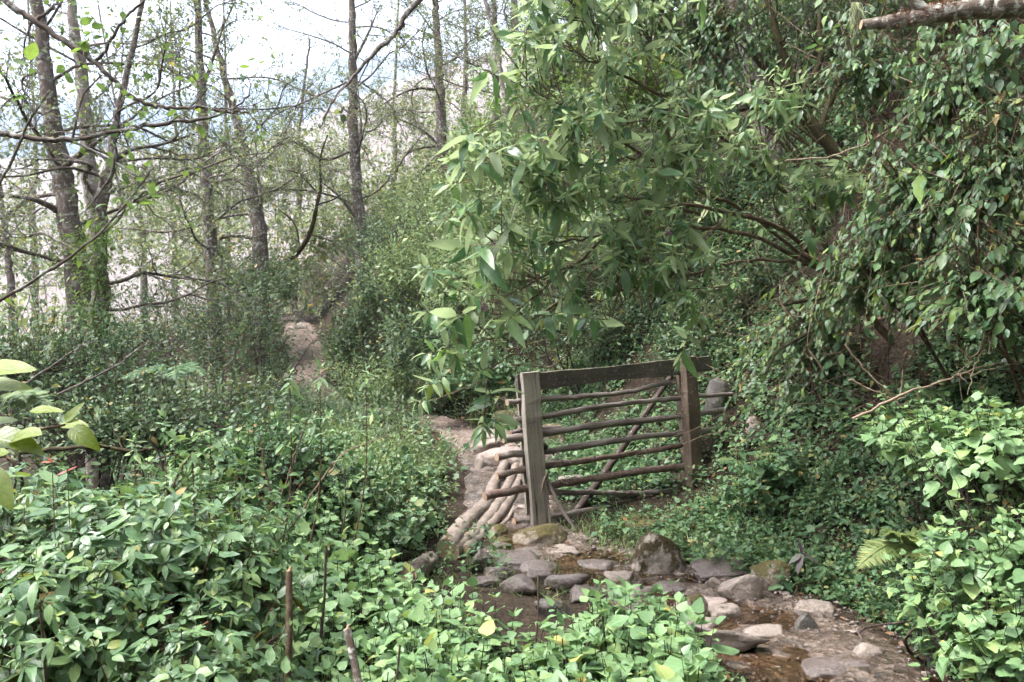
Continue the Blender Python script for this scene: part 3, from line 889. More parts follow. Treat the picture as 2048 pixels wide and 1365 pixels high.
log('thin dark stick lying in the mud below the mossy boulder', [at(1095, 1102, 5.9), at(1130, 1103, 5.88), at(1152, 1098, 5.9)], (.012, .011, .009), 'dark_wood', 'fallen_stick', 7, cat='stick')
log('broken brown stick lying on bare soil below the right post', [at(1325, 1032, 6.55), at(1350, 1040, 6.5), at(1376, 1050, 6.45)], (.012, .011, .009), 'log_wood', 'fallen_stick', 7, cat='stick')

# ================================================================ stones
def rock(label, px, py, wpx, hpx, mat, deep=.8, group=None, tilt=None, sink=.45, cat='rock', seed=None, name='rock'):
    """py is the visible foot of the stone"""
    b = ground_hit(px, py); Y = b[1]
    wx = wpx / FPX * Y / 2; hz = hpx / FPX * Y * (1 + sink) / 2 * 1.05
    r = np.random.default_rng(int(px * 13 + py * 7) if seed is None else seed)
    nn = norm(r.normal(size=(14, 3))); hh = r.uniform(.62, .98, 14)
    ico, icf = (ICO_V, ICO_F) if cat == 'rock' else (ICO2_V, ICO2_F)
    dd = ico @ nn.T
    rad = np.min(np.where(dd > .05, hh[None] / np.maximum(dd, .05), 9), 1)
    V = ico * rad[:, None]
    V = .93 * V + .07 * ico * .9
    V = V * (1 + .09 * vnoise(V * 2.6 + r.random() * 30) + .05 * vnoise(V * 6 + 5) + .03 * vnoise(V * 14 + 5))[:, None]
    V = V / np.abs(V).max(0); V = np.sign(V) * np.abs(V) ** .8
    V = V * np.array([wx, wx * deep, hz])
    if tilt is not None:
        V = V @ np.array(Matrix.Rotation(math.radians(tilt), 3, 'Y')).T
    V = V @ np.array(Matrix.Rotation(r.uniform(-.3, .3), 3, 'Z')).T
    a = Acc(); a.add(V, icf, V)
    o_ = link(name, a.mesh(name, [mat]))
    o_.location = (b[0], b[1] + wx * deep * .7, b[2] + hz * (1 - 2 * sink / (1 + sink)))
    return tag(o_, label, cat, group)
import bmesh
bm = bmesh.new(); bmesh.ops.create_icosphere(bm, subdivisions=4, radius=1.0)
bm.verts.ensure_lookup_table()
ICO_V = np.array([v.co[:] for v in bm.verts]); ICO_F = np.array([[v.index for v in f.verts] for f in bm.faces]); bm.free()
bm = bmesh.new(); bmesh.ops.create_icosphere(bm, subdivisions=3, radius=1.0); bm.verts.ensure_lookup_table()
ICO2_V = np.array([v.co[:] for v in bm.verts]); ICO2_F = np.array([[v.index for v in f.verts] for f in bm.faces]); bm.free()

ROCKS = [
 ('low mossy boulder in front of the grey gate post', 1078, 1102, 112, 52, 'mossy_rock', .8, None),
 ('upright rock with a brown mossy face beside the path', 1322, 1158, 104, 72, 'brown_moss_rock', .7, 8),
 ('pale slanted slab at the far edge of the muddy pool', 1492, 1208, 95, 48, 'dry_rock', .7, -18),
 ('moss-topped stone behind the pale slanted slab', 1562, 1188, 84, 52, 'mossy_rock', .7, None),
 ('brown dome-shaped stone at the head of the muddy pool', 1386, 1252, 62, 52, 'mossy_rock', .8, None),
 ('pale low stone just behind the brown dome-shaped stone', 1440, 1228, 74, 26, 'pink_rock', .8, None),
 ('flat tan stone beside the brown dome-shaped stone', 1456, 1246, 82, 22, 'dry_rock', .8, None),
 ('long sloping slab at the left rim of the muddy pool', 1450, 1318, 135, 50, 'dry_rock', .7, 14),
 ('broad tan stone with a sharp ridge among the wet stones', 1036, 1190, 84, 48, 'dry_rock', .8, -15),
 ('large smooth grey-brown stone in the middle of the wet stones', 1126, 1190, 88, 58, 'wet_rock', .8, 10),
 ('flat wet stone just below the lower ends of the logs', 1036, 1142, 80, 26, 'wet_rock', .9, None),
 ('angular stone touching the slender log', 964, 1140, 48, 38, 'wet_rock', .8, 25),
 ('small flat stone between the slender log and mossy boulder', 996, 1106, 52, 18, 'wet_rock', .8, None),
 ('small tan stone right of the flat wet stone', 1088, 1142, 48, 24, 'dry_rock', .8, None),
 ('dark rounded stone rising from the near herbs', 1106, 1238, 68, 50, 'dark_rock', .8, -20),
 ('pebble-like grey stone left of the mossy boulder', 996, 1076, 34, 20, 'mossy_rock', .9, None),
 ('little mossy stone under the low mossy boulder', 1004, 1096, 40, 20, 'mossy_rock', .9, None),
 ('half-buried mossy stone in the grass below the gate', 1292, 1066, 86, 34, 'mossy_rock', .8, None),
 ('pinkish flat rock on the path beyond the gate', 974, 916, 62, 32, 'pink_rock', .9, None),
 ('broad pale slab behind the left ends of the rails', 1008, 940, 96, 44, 'pink_rock', .8, None),
 ('square pale rock above the pinkish flat rock', 1000, 896, 52, 28, 'dry_rock', .9, None),
 ('small white stone on the path beyond the gate', 998, 898, 16, 14, 'pink_rock', .9, None),
 ('mossy boulder beyond the gate, left of the grey post', 1014, 868, 72, 42, 'mossy_rock', .8, None),
 ('mossy boulder seen between the upper rails', 1112, 906, 58, 46, 'mossy_rock', .8, None),
 ('pale boulder seen behind the black knot', 1104, 944, 56, 36, 'pink_rock', .8, None),
 ('grey stone seen low between the rails by the leaning sticks', 1142, 985, 60, 28, 'dry_rock', .8, None),
 ('white flat stone behind the lower end of the grey post', 1046, 1030, 44, 18, 'pink_rock', .8, None),
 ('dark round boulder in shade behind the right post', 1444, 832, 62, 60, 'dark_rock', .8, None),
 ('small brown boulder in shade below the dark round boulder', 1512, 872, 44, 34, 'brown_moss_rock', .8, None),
 ('brown stone beside the pinkish flat rock beyond the gate', 968, 942, 40, 26, 'dry_rock', .8, None),
 ('flat pale stone half under water in the muddy pool', 1598, 1306, 110, 26, 'wet_rock', .8, None),
 ('dark wedge-shaped stone at the back of the muddy pool', 1616, 1266, 56, 32, 'dark_rock', .5, -35),
 ('pale stone at the right rim of the muddy pool', 1752, 1330, 76, 28, 'dry_rock', .8, None),
 ('low brown stone in mud below the grassy bank', 1700, 1284, 44, 16, 'dry_rock', .8, None),
 ('flat slab at the bottom edge of the muddy pool', 1668, 1366, 120, 22, 'wet_rock', .8, None),
 ('brown slab in the shade of the upright mossy rock', 1452, 1166, 110, 26, 'wet_rock', .7, None),
 ('rounded tan stone left of the pale slanted slab', 1434, 1188, 40, 24, 'dry_rock', .8, None),
 ('brown boulder on the crest of the far earth path', 598, 660, 34, 18, 'dry_rock', .8, None),
 ('stone jutting from the right edge of the far path', 610, 726, 30, 30, 'dry_rock', .8, None),
 ('little stone on the left edge of the far path crest', 580, 662, 16, 8, 'pink_rock', .8, None)]
ROCKS += [
 ('flat grey stone under the mossy boulder', 1066, 1122, 70, 20, 'wet_rock', .8, None),
 ('long grey stone left of the upright mossy rock', 1196, 1150, 78, 26, 'wet_rock', .8, None),
 ('brown stone just right of the broad ridged stone', 1078, 1168, 56, 28, 'wet_rock', .8, 12),
 ('grey stone half sunk left of the broad ridged stone', 968, 1176, 60, 26, 'wet_rock', .8, None),
 ('low wet stone below the large smooth stone', 1176, 1204, 70, 26, 'wet_rock', .8, None),
 ('tan stone between the upright mossy rock and the dome stone', 1290, 1200, 64, 24, 'dry_rock', .8, None),
 ('flat wet slab in the water below the upright mossy rock', 1352, 1192, 84, 20, 'wet_rock', .8, None),
 ('pale flat stone in the middle of the muddy pool', 1530, 1290, 80, 18, 'dry_rock', .8, None),
 ('flat pale stone in front of the mossy boulder', 1128, 1118, 62, 20, 'dry_rock', .8, None),
 ('wide pale slab among the wet stones', 1080, 1152, 76, 24, 'pink_rock', .8, None),
 ('pale stone below the angular stone by the log', 1000, 1156, 56, 22, 'dry_rock', .8, None),
 ('pale block left of the upright mossy rock', 1240, 1172, 60, 28, 'dry_rock', .8, None),
 ('wide brown slab at the pool outlet', 1400, 1278, 90, 22, 'dry_rock', .8, None),
 ('pale slab under the far edge bank of the pool', 1640, 1238, 74, 20, 'dry_rock', .8, None),
 ('brown flat stone at the lower right of the pool', 1720, 1352, 70, 18, 'wet_rock', .8, None)]
for k, (lb, x, y, wp, hp, mt, dp, tl) in enumerate(ROCKS):
    wet = 940 < x < 1300 and y > 1085
    rock(lb, x, y, wp * 1.2, hp * (.82 if wet else 1.15), 'wet_rock' if wet and mt in ('pink_rock', 'dry_rock') and k % 3 else mt, dp, None, tl, .6 if wet else .45)
for k in range(70):
    yy = rng.uniform(3.55, 6.2) if k < 48 else rng.uniform(8.4, 12)
    tt = rng.uniform(-.95, .95)
    xx = float(pin(yy, PX) + tt * (pin(yy, HWR) if tt > 0 else pin(yy, HWL)))
    px = 1024 + xx / yy * FPX; py = 682.5 - (float(height(xx, yy)) - CAMZ) / yy * FPX
    s_ = rng.uniform(.02, .055) / yy * FPX
    mt = random.choice(['dry_rock', 'wet_rock', 'wet_rock', 'pink_rock'])
    hue = {'dry_rock': 'tan', 'wet_rock': 'wet grey', 'pink_rock': 'pinkish'}[mt]
    if k < 48:
        wh = 'near the bottom slab of the pool' if yy < 4.1 else 'around the pale slanted slab' if yy < 4.9 else 'between the big wet stones'
        rock('small ' + hue + ' loose stone ' + wh, px, py, s_ * 1.3, s_ * .6, mt, .8, 'small stones in the muddy path', None, .3, 'stone', None, 'stone')
    else:
        wh = 'on the path just beyond the gate' if yy < 10.2 else 'on the path below the far bank'
        rock('small ' + hue + ' loose stone ' + wh, px, py, s_ * 1.6, s_ * .8, mt, .8, 'small stones on the path beyond the gate', None, .3, 'stone', None, 'stone')

bm = bmesh.new(); bmesh.ops.create_icosphere(bm, subdivisions=1, radius=1.0); bm.verts.ensure_lookup_table()
PV = np.array([v.co[:] for v in bm.verts]); PF = np.array([[v.index for v in f.verts] for f in bm.faces]); bm.free()
def gravel(name, label, n, y0, y1, smin, smax, mat):
    y = rng.uniform(y0, y1, n); t = rng.uniform(-1.05, 1.05, n); t = np.sign(t) * np.abs(t) ** .7
    x = pin(y, PX) + np.where(t < 0, t * pin(y, HWL), t * pin(y, HWR))
    sz = smin + (smax - smin) * rng.random(n) ** 3
    C = np.stack([x, y, height(x, y) + .026 + sz * .1], -1)
    V = PV[None] * (1 + .35 * rng.normal(size=(n, len(PV), 1)).clip(-1, 1)) * (sz[:, None] * np.stack([rng.uniform(.8, 1.4, n), rng.uniform(.8, 1.4, n), rng.uniform(.4, .8, n)], -1))[:, None]
    a = Acc(); W = C[:, None] + V; Fa = (PF[None] + (np.arange(n) * len(PV))[:, None, None]).reshape(-1, 3)
    a.add(W.reshape(-1, 3), Fa, W.reshape(-1, 3))
    return tag(link(name, a.mesh(name, [mat])), label, 'gravel', None, 'stuff')
gravel('gravel', 'fine gravel and grit strewn through the wet mud', 900, 3.3, 6.6, .003, .014, 'dry_rock')
gravel('gravel', 'dark wet grit in the muddy pool', 1500, 3.3, 6.3, .003, .014, 'wet_rock')
gravel('gravel', 'loose grit on the path beyond the gate', 900, 8.0, 22, .006, .035, 'pink_rock')

# ================================================================ trees
def proj(p): return 1024 + p[0] / p[1] * FPX, 682.5 - (p[2] - CAMZ) / p[1] * FPX

def rand_walk(p, d, length, n, wob, grav):
    P = [np.array(p, float)]; d = norm(np.asarray(d, float))
    for k in range(n):
        d = norm(d + rng.normal(0, wob, 3) + np.array([0, 0, grav]))
        P.append(P[-1] + d * length / n)
    return np.array(P)

def twigs_and_leaves(tw, lv, limb, rl, dens, sp, tlen, leafy, thin=1.0):
    """side twigs along a limb, leaf shoots on them"""
    ln = np.linalg.norm(np.diff(limb, axis=0), axis=1).sum()
    m = max(2, int(ln * dens))
    P0, D, Sc = [], [], []
    for k in range(m):
        f = .2 + .8 * (k + rng.random()) / m
        i = min(len(limb) - 2, int(f * (len(limb) - 1)))
        p = limb[i] + (limb[i + 1] - limb[i]) * rng.random()
        t = norm(limb[i + 1] - limb[i])
        d = norm(t * .7 + rng.normal(0, .55, 3) + np.array([0, 0, .12]))
        L = tlen * rng.uniform(.4, 1.3) * (1.1 - .4 * f)
        q = rand_walk(p, d, L, 4, .22, .02)
        r0 = rl * .45
        sticks(tw, q[:-1], q[1:], np.linspace(r0, r0 * .4, 4), np.linspace(r0 * .85, r0 * .25, 4))
        for _ in range(leafy):
            j = rng.integers(0, 4); P0.append(q[j] + (q[j + 1] - q[j]) * rng.random())
            D.append(norm(q[j + 1] - q[j] + rng.normal(0, .7, 3) * L / 4 * 1.2)); Sc.append(rng.uniform(.5, 1.1))
    if P0:
        P0, D, Sc = np.array(P0), np.array(D), np.array(Sc)
        tm, shape, mat, smat, dr, jit = SP[sp]
        tips = place(lv, tm, P0, D, Sc, dr, 1.0, 0, None, jit, thin)
        sticks(tw, P0, tips, .0028, .0014)

def tree(label, pts, Y, r0, r1, n_limb, limb_len, bark='alder_bark', sp='alder', first=.2, dens=4.4, leafy=9, top=9.5, tlen=.85, extra=(), group='alder trees on the slope', name='alder_tree', thin=.8):
    P = [at(x, y, Y) for x, y in pts]              # from low to high
    b = P[0].copy(); b[2] = float(height(b[0], b[1]))
    d0 = P[0] - P[1]
    if P[0][2] > b[2] + .1: P = [np.array([P[0][0] + .12 * d0[0], Y, b[2] - .2])] + P
    else: P[0][2] = min(P[0][2], b[2] - .1)
    d1 = norm(P[-1] - P[-2])
    if P[-1][2] < top: P.append(P[-1] + d1 * (top - P[-1][2]) / max(d1[2], .4))
    th = thing(name, label, 'tree', (P[0][0], P[0][1], b[2]), group)
    T = smooth_path(P, 40)
    T[1:-1] += rng.normal(0, .012, T[1:-1].shape)
    a = Acc(); tube(a, T, (r0 * 1.0, r0 * .86, (r0 + r1) * .42, r1 * .72, r1 * .4), 12, 0, .10, True, None, rng.random() * 9); part('trunk', a, [bark], th)
    tw, lv = Acc(), Leaves()
    limbs = [np.array([at(x, y, Y + dy) for x, y, dy in e]) for e in extra]
    radl = [r0 * .26] * len(limbs)
    az = rng.random() * 6.28
    for k in range(n_limb):
        f = first + (1 - first) * (k + rng.random() * .8) / n_limb
        i = min(38, int(f * 39)); az += 2.4 + rng.normal(0, .4)
        L = limb_len * (1.15 - .55 * f) * rng.uniform(.7, 1.25)
        d = np.array([math.cos(az), math.sin(az) * .8, rng.uniform(.1, .55)])
        limbs.append(rand_walk(T[i], d, L, 9, .16, -.015)); radl.append(r0 * (.20 - .10 * f))
    for L_, rl in zip(limbs, radl):
        a = Acc(); q = smooth_path(L_, 16); tube(a, q, (rl, rl * .75, rl * .3), 6, 0, .12, False); part('limb', a, [bark], th)
        twigs_and_leaves(tw, lv, q, rl, dens, sp, tlen, leafy, thin)
    part('twigs', tw, ['twig_bark'], th, 'stuff')
    a = Acc(); arr = lv.arrays(); q = in_view(arr[0], 1.12, .8)
    if q.any():
        q &= rng.random(len(q)) < .85; bake(a, tuple(k[q] for k in arr), SP[sp][1], 2); part('crown', a, [SP[sp][2]], th, 'stuff')
    return th

tree('thick lichen-spotted trunk leaning left behind the pale hillside gap', [(160, 640), (148, 500), (128, 380), (108, 270), (92, 150), (78, 40)], 10, .165, .12, 12, 2.6, top=8,
     extra=[[(128, 430, 0), (90, 408, -.2), (40, 394, -.4), (-40, 396, -.6)], [(120, 340, 0), (165, 305, -.3), (215, 270, -.5)]])
tree('dark forked trunk wrapped in bright climbing leaves', [(196, 720), (198, 600), (196, 480), (204, 400), (222, 318), (238, 220), (268, 90)], 9.3, .125, .055, 10, 2.2, top=7.5,
     extra=[[(198, 400, 0), (168, 358, -.1), (182, 332, -.2), (140, 322, -.3), (60, 318, -.4)], [(218, 330, 0), (262, 300, .1), (320, 290, .3), (390, 268, .5)]])
tree('pale grey trunk standing just behind the forked trunk', [(192, 470), (180, 340), (166, 200), (152, 80), (140, -20)], 13, .16, .10, 9, 2.6, 'pale_bark', top=9.5)
tree('straight slim grey trunk rising from the bush left of the path', [(428, 575), (418, 450), (408, 300), (402, 150), (394, 0)], 16, .155, .10, 14, 3.0, top=11,
     extra=[[(416, 378, 0), (440, 362, -.2), (470, 358, -.3), (490, 362, -.4)], [(408, 170, 0), (430, 105, -.2), (450, 40, -.2)]])
tree('crooked dark trunk leaning left with a low bent limb', [(522, 505), (512, 420), (496, 350), (480, 270), (462, 200), (440, 120), (418, 30)], 18, .18, .09, 12, 3.0, top=11.5,
     extra=[[(515, 478, 0), (470, 472, -.2), (436, 480, -.3), (410, 500, -.4)], [(512, 430, 0), (522, 400, -.2), (515, 340, -.2), (512, 290, -.2)]])
tree('tall straight trunk in the middle with a dark side stem', [(722, 475), (714, 380), (708, 280), (706, 160), (706, 60), (704, -20)], 20, .165, .125, 15, 3.2, top=12.5,
     extra=[[(714, 440, -.2), (680, 395, -.4), (640, 362, -.5)], [(714, 330, -.1), (722, 260, -.2), (716, 180, -.2)], [(706, 300, 0), (650, 320, -.4), (600, 290, -.7), (560, 270, -.9)], [(704, 130, 0), (735, 70, -.2), (760, 10, -.2)]])
tree('reddish straight trunk between the middle and the bank', [(886, 330), (882, 240), (878, 140), (872, 40), (868, -40)], 24, .17, .12, 15, 3.6, top=15,
     extra=[[(878, 180, 0), (830, 178, -.3), (780, 200, -.6), (740, 232, -.9)], [(880, 292, 0), (840, 258, -.3), (790, 236, -.5)], [(884, 292, 0), (830, 300, -.2), (790, 330, -.4)]])
tree('slim dark trunk with upswept branches beside the bank crest', [(998, 260), (992, 190), (996, 120), (990, 40), (984, -30)], 22, .11, .08, 11, 2.8, top=14,
     extra=[[(992, 200, 0), (985, 150, -.1), (965, 150, -.3), (940, 135, -.5)]])
tree('pale thick trunk rising from the bank crest', [(1024, 250), (1030, 150), (1030, 70), (1028, -30)], 21, .15, .12, 10, 2.8, 'pale_bark', top=13.5,
     extra=[[(1028, 190, -.2), (1048, 120, -.6), (1060, 95, -.8), (1100, 50, -1)]])
tree('thin pale trunk leaning left above the bank crest', [(1010, 220), (1002, 150), (990, 90), (972, 10), (960, -40)], 19, .075, .06, 6, 2.2, 'pale_bark', top=11)
tree('slim trunk at the far left edge against the pale slope', [(28, 660), (24, 600), (16, 520), (8, 440), (-8, 340)], 17, .10, .07, 7, 2.2, top=9)
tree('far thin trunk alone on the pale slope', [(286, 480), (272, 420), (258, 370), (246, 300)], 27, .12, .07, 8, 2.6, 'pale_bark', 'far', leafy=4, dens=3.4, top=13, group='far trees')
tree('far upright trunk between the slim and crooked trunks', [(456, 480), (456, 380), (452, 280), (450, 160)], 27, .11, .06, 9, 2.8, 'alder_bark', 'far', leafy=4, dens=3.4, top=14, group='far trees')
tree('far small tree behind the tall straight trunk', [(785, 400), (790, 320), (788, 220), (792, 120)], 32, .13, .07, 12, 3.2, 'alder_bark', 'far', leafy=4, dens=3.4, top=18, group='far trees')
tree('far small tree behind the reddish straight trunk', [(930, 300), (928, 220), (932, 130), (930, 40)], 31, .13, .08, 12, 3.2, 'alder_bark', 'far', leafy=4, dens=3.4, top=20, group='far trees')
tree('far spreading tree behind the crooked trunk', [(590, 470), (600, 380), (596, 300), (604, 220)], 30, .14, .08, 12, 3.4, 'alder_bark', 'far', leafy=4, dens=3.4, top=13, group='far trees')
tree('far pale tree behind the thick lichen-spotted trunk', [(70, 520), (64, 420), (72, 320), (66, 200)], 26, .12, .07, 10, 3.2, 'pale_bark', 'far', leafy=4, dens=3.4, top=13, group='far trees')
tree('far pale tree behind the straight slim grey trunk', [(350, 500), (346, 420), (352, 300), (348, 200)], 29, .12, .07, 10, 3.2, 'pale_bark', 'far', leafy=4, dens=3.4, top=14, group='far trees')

# leaning mossy stem over the path crest
th = thing('leaning_tree', 'mossy stem leaning over the crest of the far path', 'tree', at(545, 552, 20.5))
a = Acc(); tube(a, smooth_path([at(530, 560, 20.5), at(560, 532, 20.3), at(600, 500, 20), at(622, 460, 19.8), at(634, 410, 19.6), at(642, 370, 19.5), at(640, 320, 19.4), at(655, 270, 19.3)], 34), (.085, .075, .062, .045, .03, .015), 9, 0, .18); part('trunk', a, ['mossy_bark'], th)
tw, lv = Acc(), Leaves()
for e in ([(622, 470, 19.8), (650, 478, 19.6), (672, 485, 19.4)], [(634, 410, 19.6), (665, 400, 19.4), (690, 385, 19.2)], [(600, 500, 20), (590, 450, 20), (560, 420, 20)], [(638, 390, 19.6), (600, 350, 19.5), (570, 340, 19.4)]):
    q = smooth_path([at(*k) for k in e], 12); a = Acc(); tube(a, q, (.028, .012), 6, 0, .15, False); part('limb', a, ['mossy_bark'], th)
    twigs_and_leaves(tw, lv, q, .02, 9, 'shrub', .8, 6)
part('twigs', tw, ['twig_bark'], th, 'stuff')
leaves_to_parts(th, lv, 'shrub', 'shrub_leaf', 2)

# near tree just outside the picture whose limbs hang into it
def limb_tree(name, label, trunk, tr, limbs, sp, bark, dens, leafy, tlen, keep, thin=.7, cat='tree', mat=None):
    b = np.array(trunk[0]); b[2] = float(height(b[0], b[1]))
    th = thing(name, label, cat, b)
    a = Acc(); T = smooth_path([b - [0, 0, .2]] + [np.array(k, float) for k in trunk[1:]], 24); tube(a, T, tr, 12, 0, .12); part('trunk', a, [bark], th)
    tw, lv = Acc(), Leaves()
    for pts, r, lf in limbs:
        q = smooth_path(pts, max(14, len(pts) * 6)); q[1:-1] += rng.normal(0, r[0] * .22, q[1:-1].shape)
        a = Acc(); tube(a, q, r, 8, 0, .16, True); part('limb', a, [bark], th)
        if lf: twigs_and_leaves(tw, lv, q, r[0] * .45, dens * lf, sp, tlen, leafy, thin)
    part('twigs', tw, ['twig_bark'], th, 'stuff')
    leaves_to_parts(th, lv, SP[sp][1], mat or SP[sp][2], 1, keep)
    return th
A = lambda L_, Y: [at(x, y, Y + (k[0] if k else 0)) for x, y, *k in L_]
limb_tree('overhanging_tree', 'near tree whose crooked lichened branches reach in from the upper left', [(-4.3, 4.6, 0), (-4.25, 4.6, 1.5), (-4.2, 4.7, 3.2), (-4.0, 4.8, 4.6)], (.15, .13, .11, .07), [
    ([(-4.1, 4.75, 4.2)] + A([(-120, -130), (12, 3), (72, 44), (132, 85), (189, 123), (239, 173), (290, 206), (340, 217), (406, 217), (453, 224), (498, 225)], 4.9), (.026, .02, .015, .010, .006), 1.0),
    (A([(189, 123), (208, 107), (227, 72), (261, 25), (290, 0), (330, -60)], 4.9), (.011, .009, .006), 1.0),
    (A([(72, 44), (100, 20), (122, -5), (150, -60)], 4.9), (.012, .010, .008), .6),
    ([(-4.2, 4.7, 2.95)] + A([(-80, 250), (0, 265), (47, 274), (145, 280), (246, 261), (315, 249), (406, 238), (466, 217), (500, 190)], 4.7), (.022, .018, .014, .009, .005), 1.1),
    (A([(145, 282), (205, 312), (262, 345), (290, 365)], 4.7), (.008, .006, .004), .8),
    (A([(145, 280), (155, 230), (170, 185), (205, 150)], 4.7), (.008, .006, .004), .8),
    ([(-4.22, 4.6, 1.9)] + A([(-60, 632), (0, 602), (110, 535), (190, 475), (233, 430), (280, 370), (305, 335)], 4.3), (.012, .010, .008, .006, .004), .35),
    (A([(230, 290), (225, 340), (190, 400), (150, 440)], 4.6), (.007, .006, .004), .6),
    (A([(-20, 400), (20, 330), (55, 250), (100, 180)], 4.5), (.008, .007, .004), .7),
    ], 'alder', 'alder_bark', 3.2, 2, .45, 150, .5, mat='bright_vine_leaf')
limb_tree('leaning_bank_tree', 'tree on the bank whose long bare branch slants down across the pale sky', [(3.3, 9.8, 0), (2.9, 9.7, 5.0), (2.3, 9.3, 6.6), (1.2, 8.6, 7.2)], (.14, .11, .08, .05), [
    ([(1.3, 8.6, 7.1), (.2, 8.0, 6.3)] + A([(837, 0), (793, 63), (742, 113), (695, 164), (657, 217), (642, 261)], 7.6), (.035, .03, .022, .012, .006), .5),
    (A([(695, 164), (640, 190), (601, 208), (560, 225), (500, 262)], 7.6), (.010, .008, .004), .8),
    (A([(793, 63), (812, 90), (830, 117)], 7.6), (.008, .006, .004), .6),
    (A([(742, 113), (720, 160), (700, 215), (690, 250)], 7.6), (.008, .005, .003), .8),
    ], 'alder', 'twig_bark', 2.0, 1, .5, 0)

def canopy(label, base, top, c, rad, n, sp='far', big=1.0):  # an out-of-view tree, added for the shade it throws
    b = np.array(base, float); b[2] = float(height(b[0], b[1]))
    th = thing('broadleaf_tree', label, 'tree', b)
    a = Acc(); T = smooth_path([b - [0, 0, .2], (b + np.array(top)) / 2 + [.1, 0, .2], np.array(top, float)], 16); tube(a, T, (.2, .16, .1), 10, 0, .12); part('trunk', a, ['alder_bark'], th)
    d = norm(rng.normal(size=(n, 3))); u = rng.random(n) ** .4
    P = np.array(c) + d * np.array(rad) * (u * (1 + .3 * vnoise(d * 2.3)))[:, None]
    for k in range(7):
        a = Acc(); tube(a, smooth_path([T[10 + k % 5], (T[12] + P[k]) / 2 + [0, 0, .2], P[k]], 10), (.06, .02), 6, 0, .1); part('limb', a, ['alder_bark'], th)
    lv, tw = Leaves(), Acc(); D = norm(d + rng.normal(0, .5, d.shape)); sc = rng.uniform(.8, 1.3, n) * big
    tips = place(lv, SP[sp][0], P, D, sc, .3, 1.0, 0, None, .5)
    sticks(tw, P + (T[12] - P) * .25, tips, .008, .003); part('twigs', tw, ['twig_bark'], th, 'stuff')
    a = Acc(); bake(a, lv.arrays(), 'alder', 2); part('crown', a, ['alder_leaf'], th, 'stuff')
canopy('dense tree on the bank whose crown shades the hollow from above the picture', (6.2, 8.8, 0), (5.2, 7.4, 7.2), (4.7, 6.6, 6.6), (2.6, 2.8, 1.6), 900)  # this tree and the next: unseen, added to darken the hollow
canopy('dense tree high on the bank shading the creepers from above the picture', (7.2, 12.5, 0), (6.0, 11.5, 10.5), (5.2, 10.8, 9.8), (3.0, 2.8, 2.2), 900)

for k, (x, y, z, rx, rz) in enumerate([(-5.5, -6.5, 3.6, 3.4, 3.6), (.5, -6.0, 3.4, 3.2, 3.4), (5.5, -4.5, 4.0, 3.4, 3.8), (6.0, .8, 5.6, 2.6, 3.2), (-11, -2.5, 2.4, 3.2, 3.4)]):  # unseen trees around the viewer, added to block low sky light and deepen shadows
    canopy(['broad leafy tree behind the viewer on the valley side', 'broad leafy tree straight behind the viewer', 'broad leafy tree behind the viewer on the bank side', 'broad leafy tree on the bank beside the viewer', 'broad leafy tree down the slope beside the viewer'][k],
           (x, y - .3, 0), (x, y, z + rz * .4), (x, y, z), (rx, rx * .8, rz), 620, big=2.2)

# ================================================================ mounds of leaves: far, middle, near
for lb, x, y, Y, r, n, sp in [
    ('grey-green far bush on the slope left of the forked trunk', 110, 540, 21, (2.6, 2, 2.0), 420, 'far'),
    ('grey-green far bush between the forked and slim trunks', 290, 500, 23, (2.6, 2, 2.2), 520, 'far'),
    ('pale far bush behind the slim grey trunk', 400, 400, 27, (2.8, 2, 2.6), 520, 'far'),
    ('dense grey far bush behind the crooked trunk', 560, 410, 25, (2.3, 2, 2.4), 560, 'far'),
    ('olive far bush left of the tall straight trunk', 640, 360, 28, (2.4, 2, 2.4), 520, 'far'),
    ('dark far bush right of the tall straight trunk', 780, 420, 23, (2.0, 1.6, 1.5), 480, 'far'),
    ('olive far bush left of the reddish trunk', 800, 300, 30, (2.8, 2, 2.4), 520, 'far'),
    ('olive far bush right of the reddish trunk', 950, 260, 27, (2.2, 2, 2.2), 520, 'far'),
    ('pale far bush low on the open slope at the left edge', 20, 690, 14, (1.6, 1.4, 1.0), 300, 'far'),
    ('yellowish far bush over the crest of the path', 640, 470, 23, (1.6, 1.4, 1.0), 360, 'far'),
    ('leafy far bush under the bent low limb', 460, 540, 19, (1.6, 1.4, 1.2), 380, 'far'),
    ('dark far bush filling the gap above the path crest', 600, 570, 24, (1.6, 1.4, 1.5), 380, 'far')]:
    shrub(lb, x, y, Y, r, sp, n, 0, 'bushes beyond the path', 'bush', 'bush', 1.15, .5, stems=4)

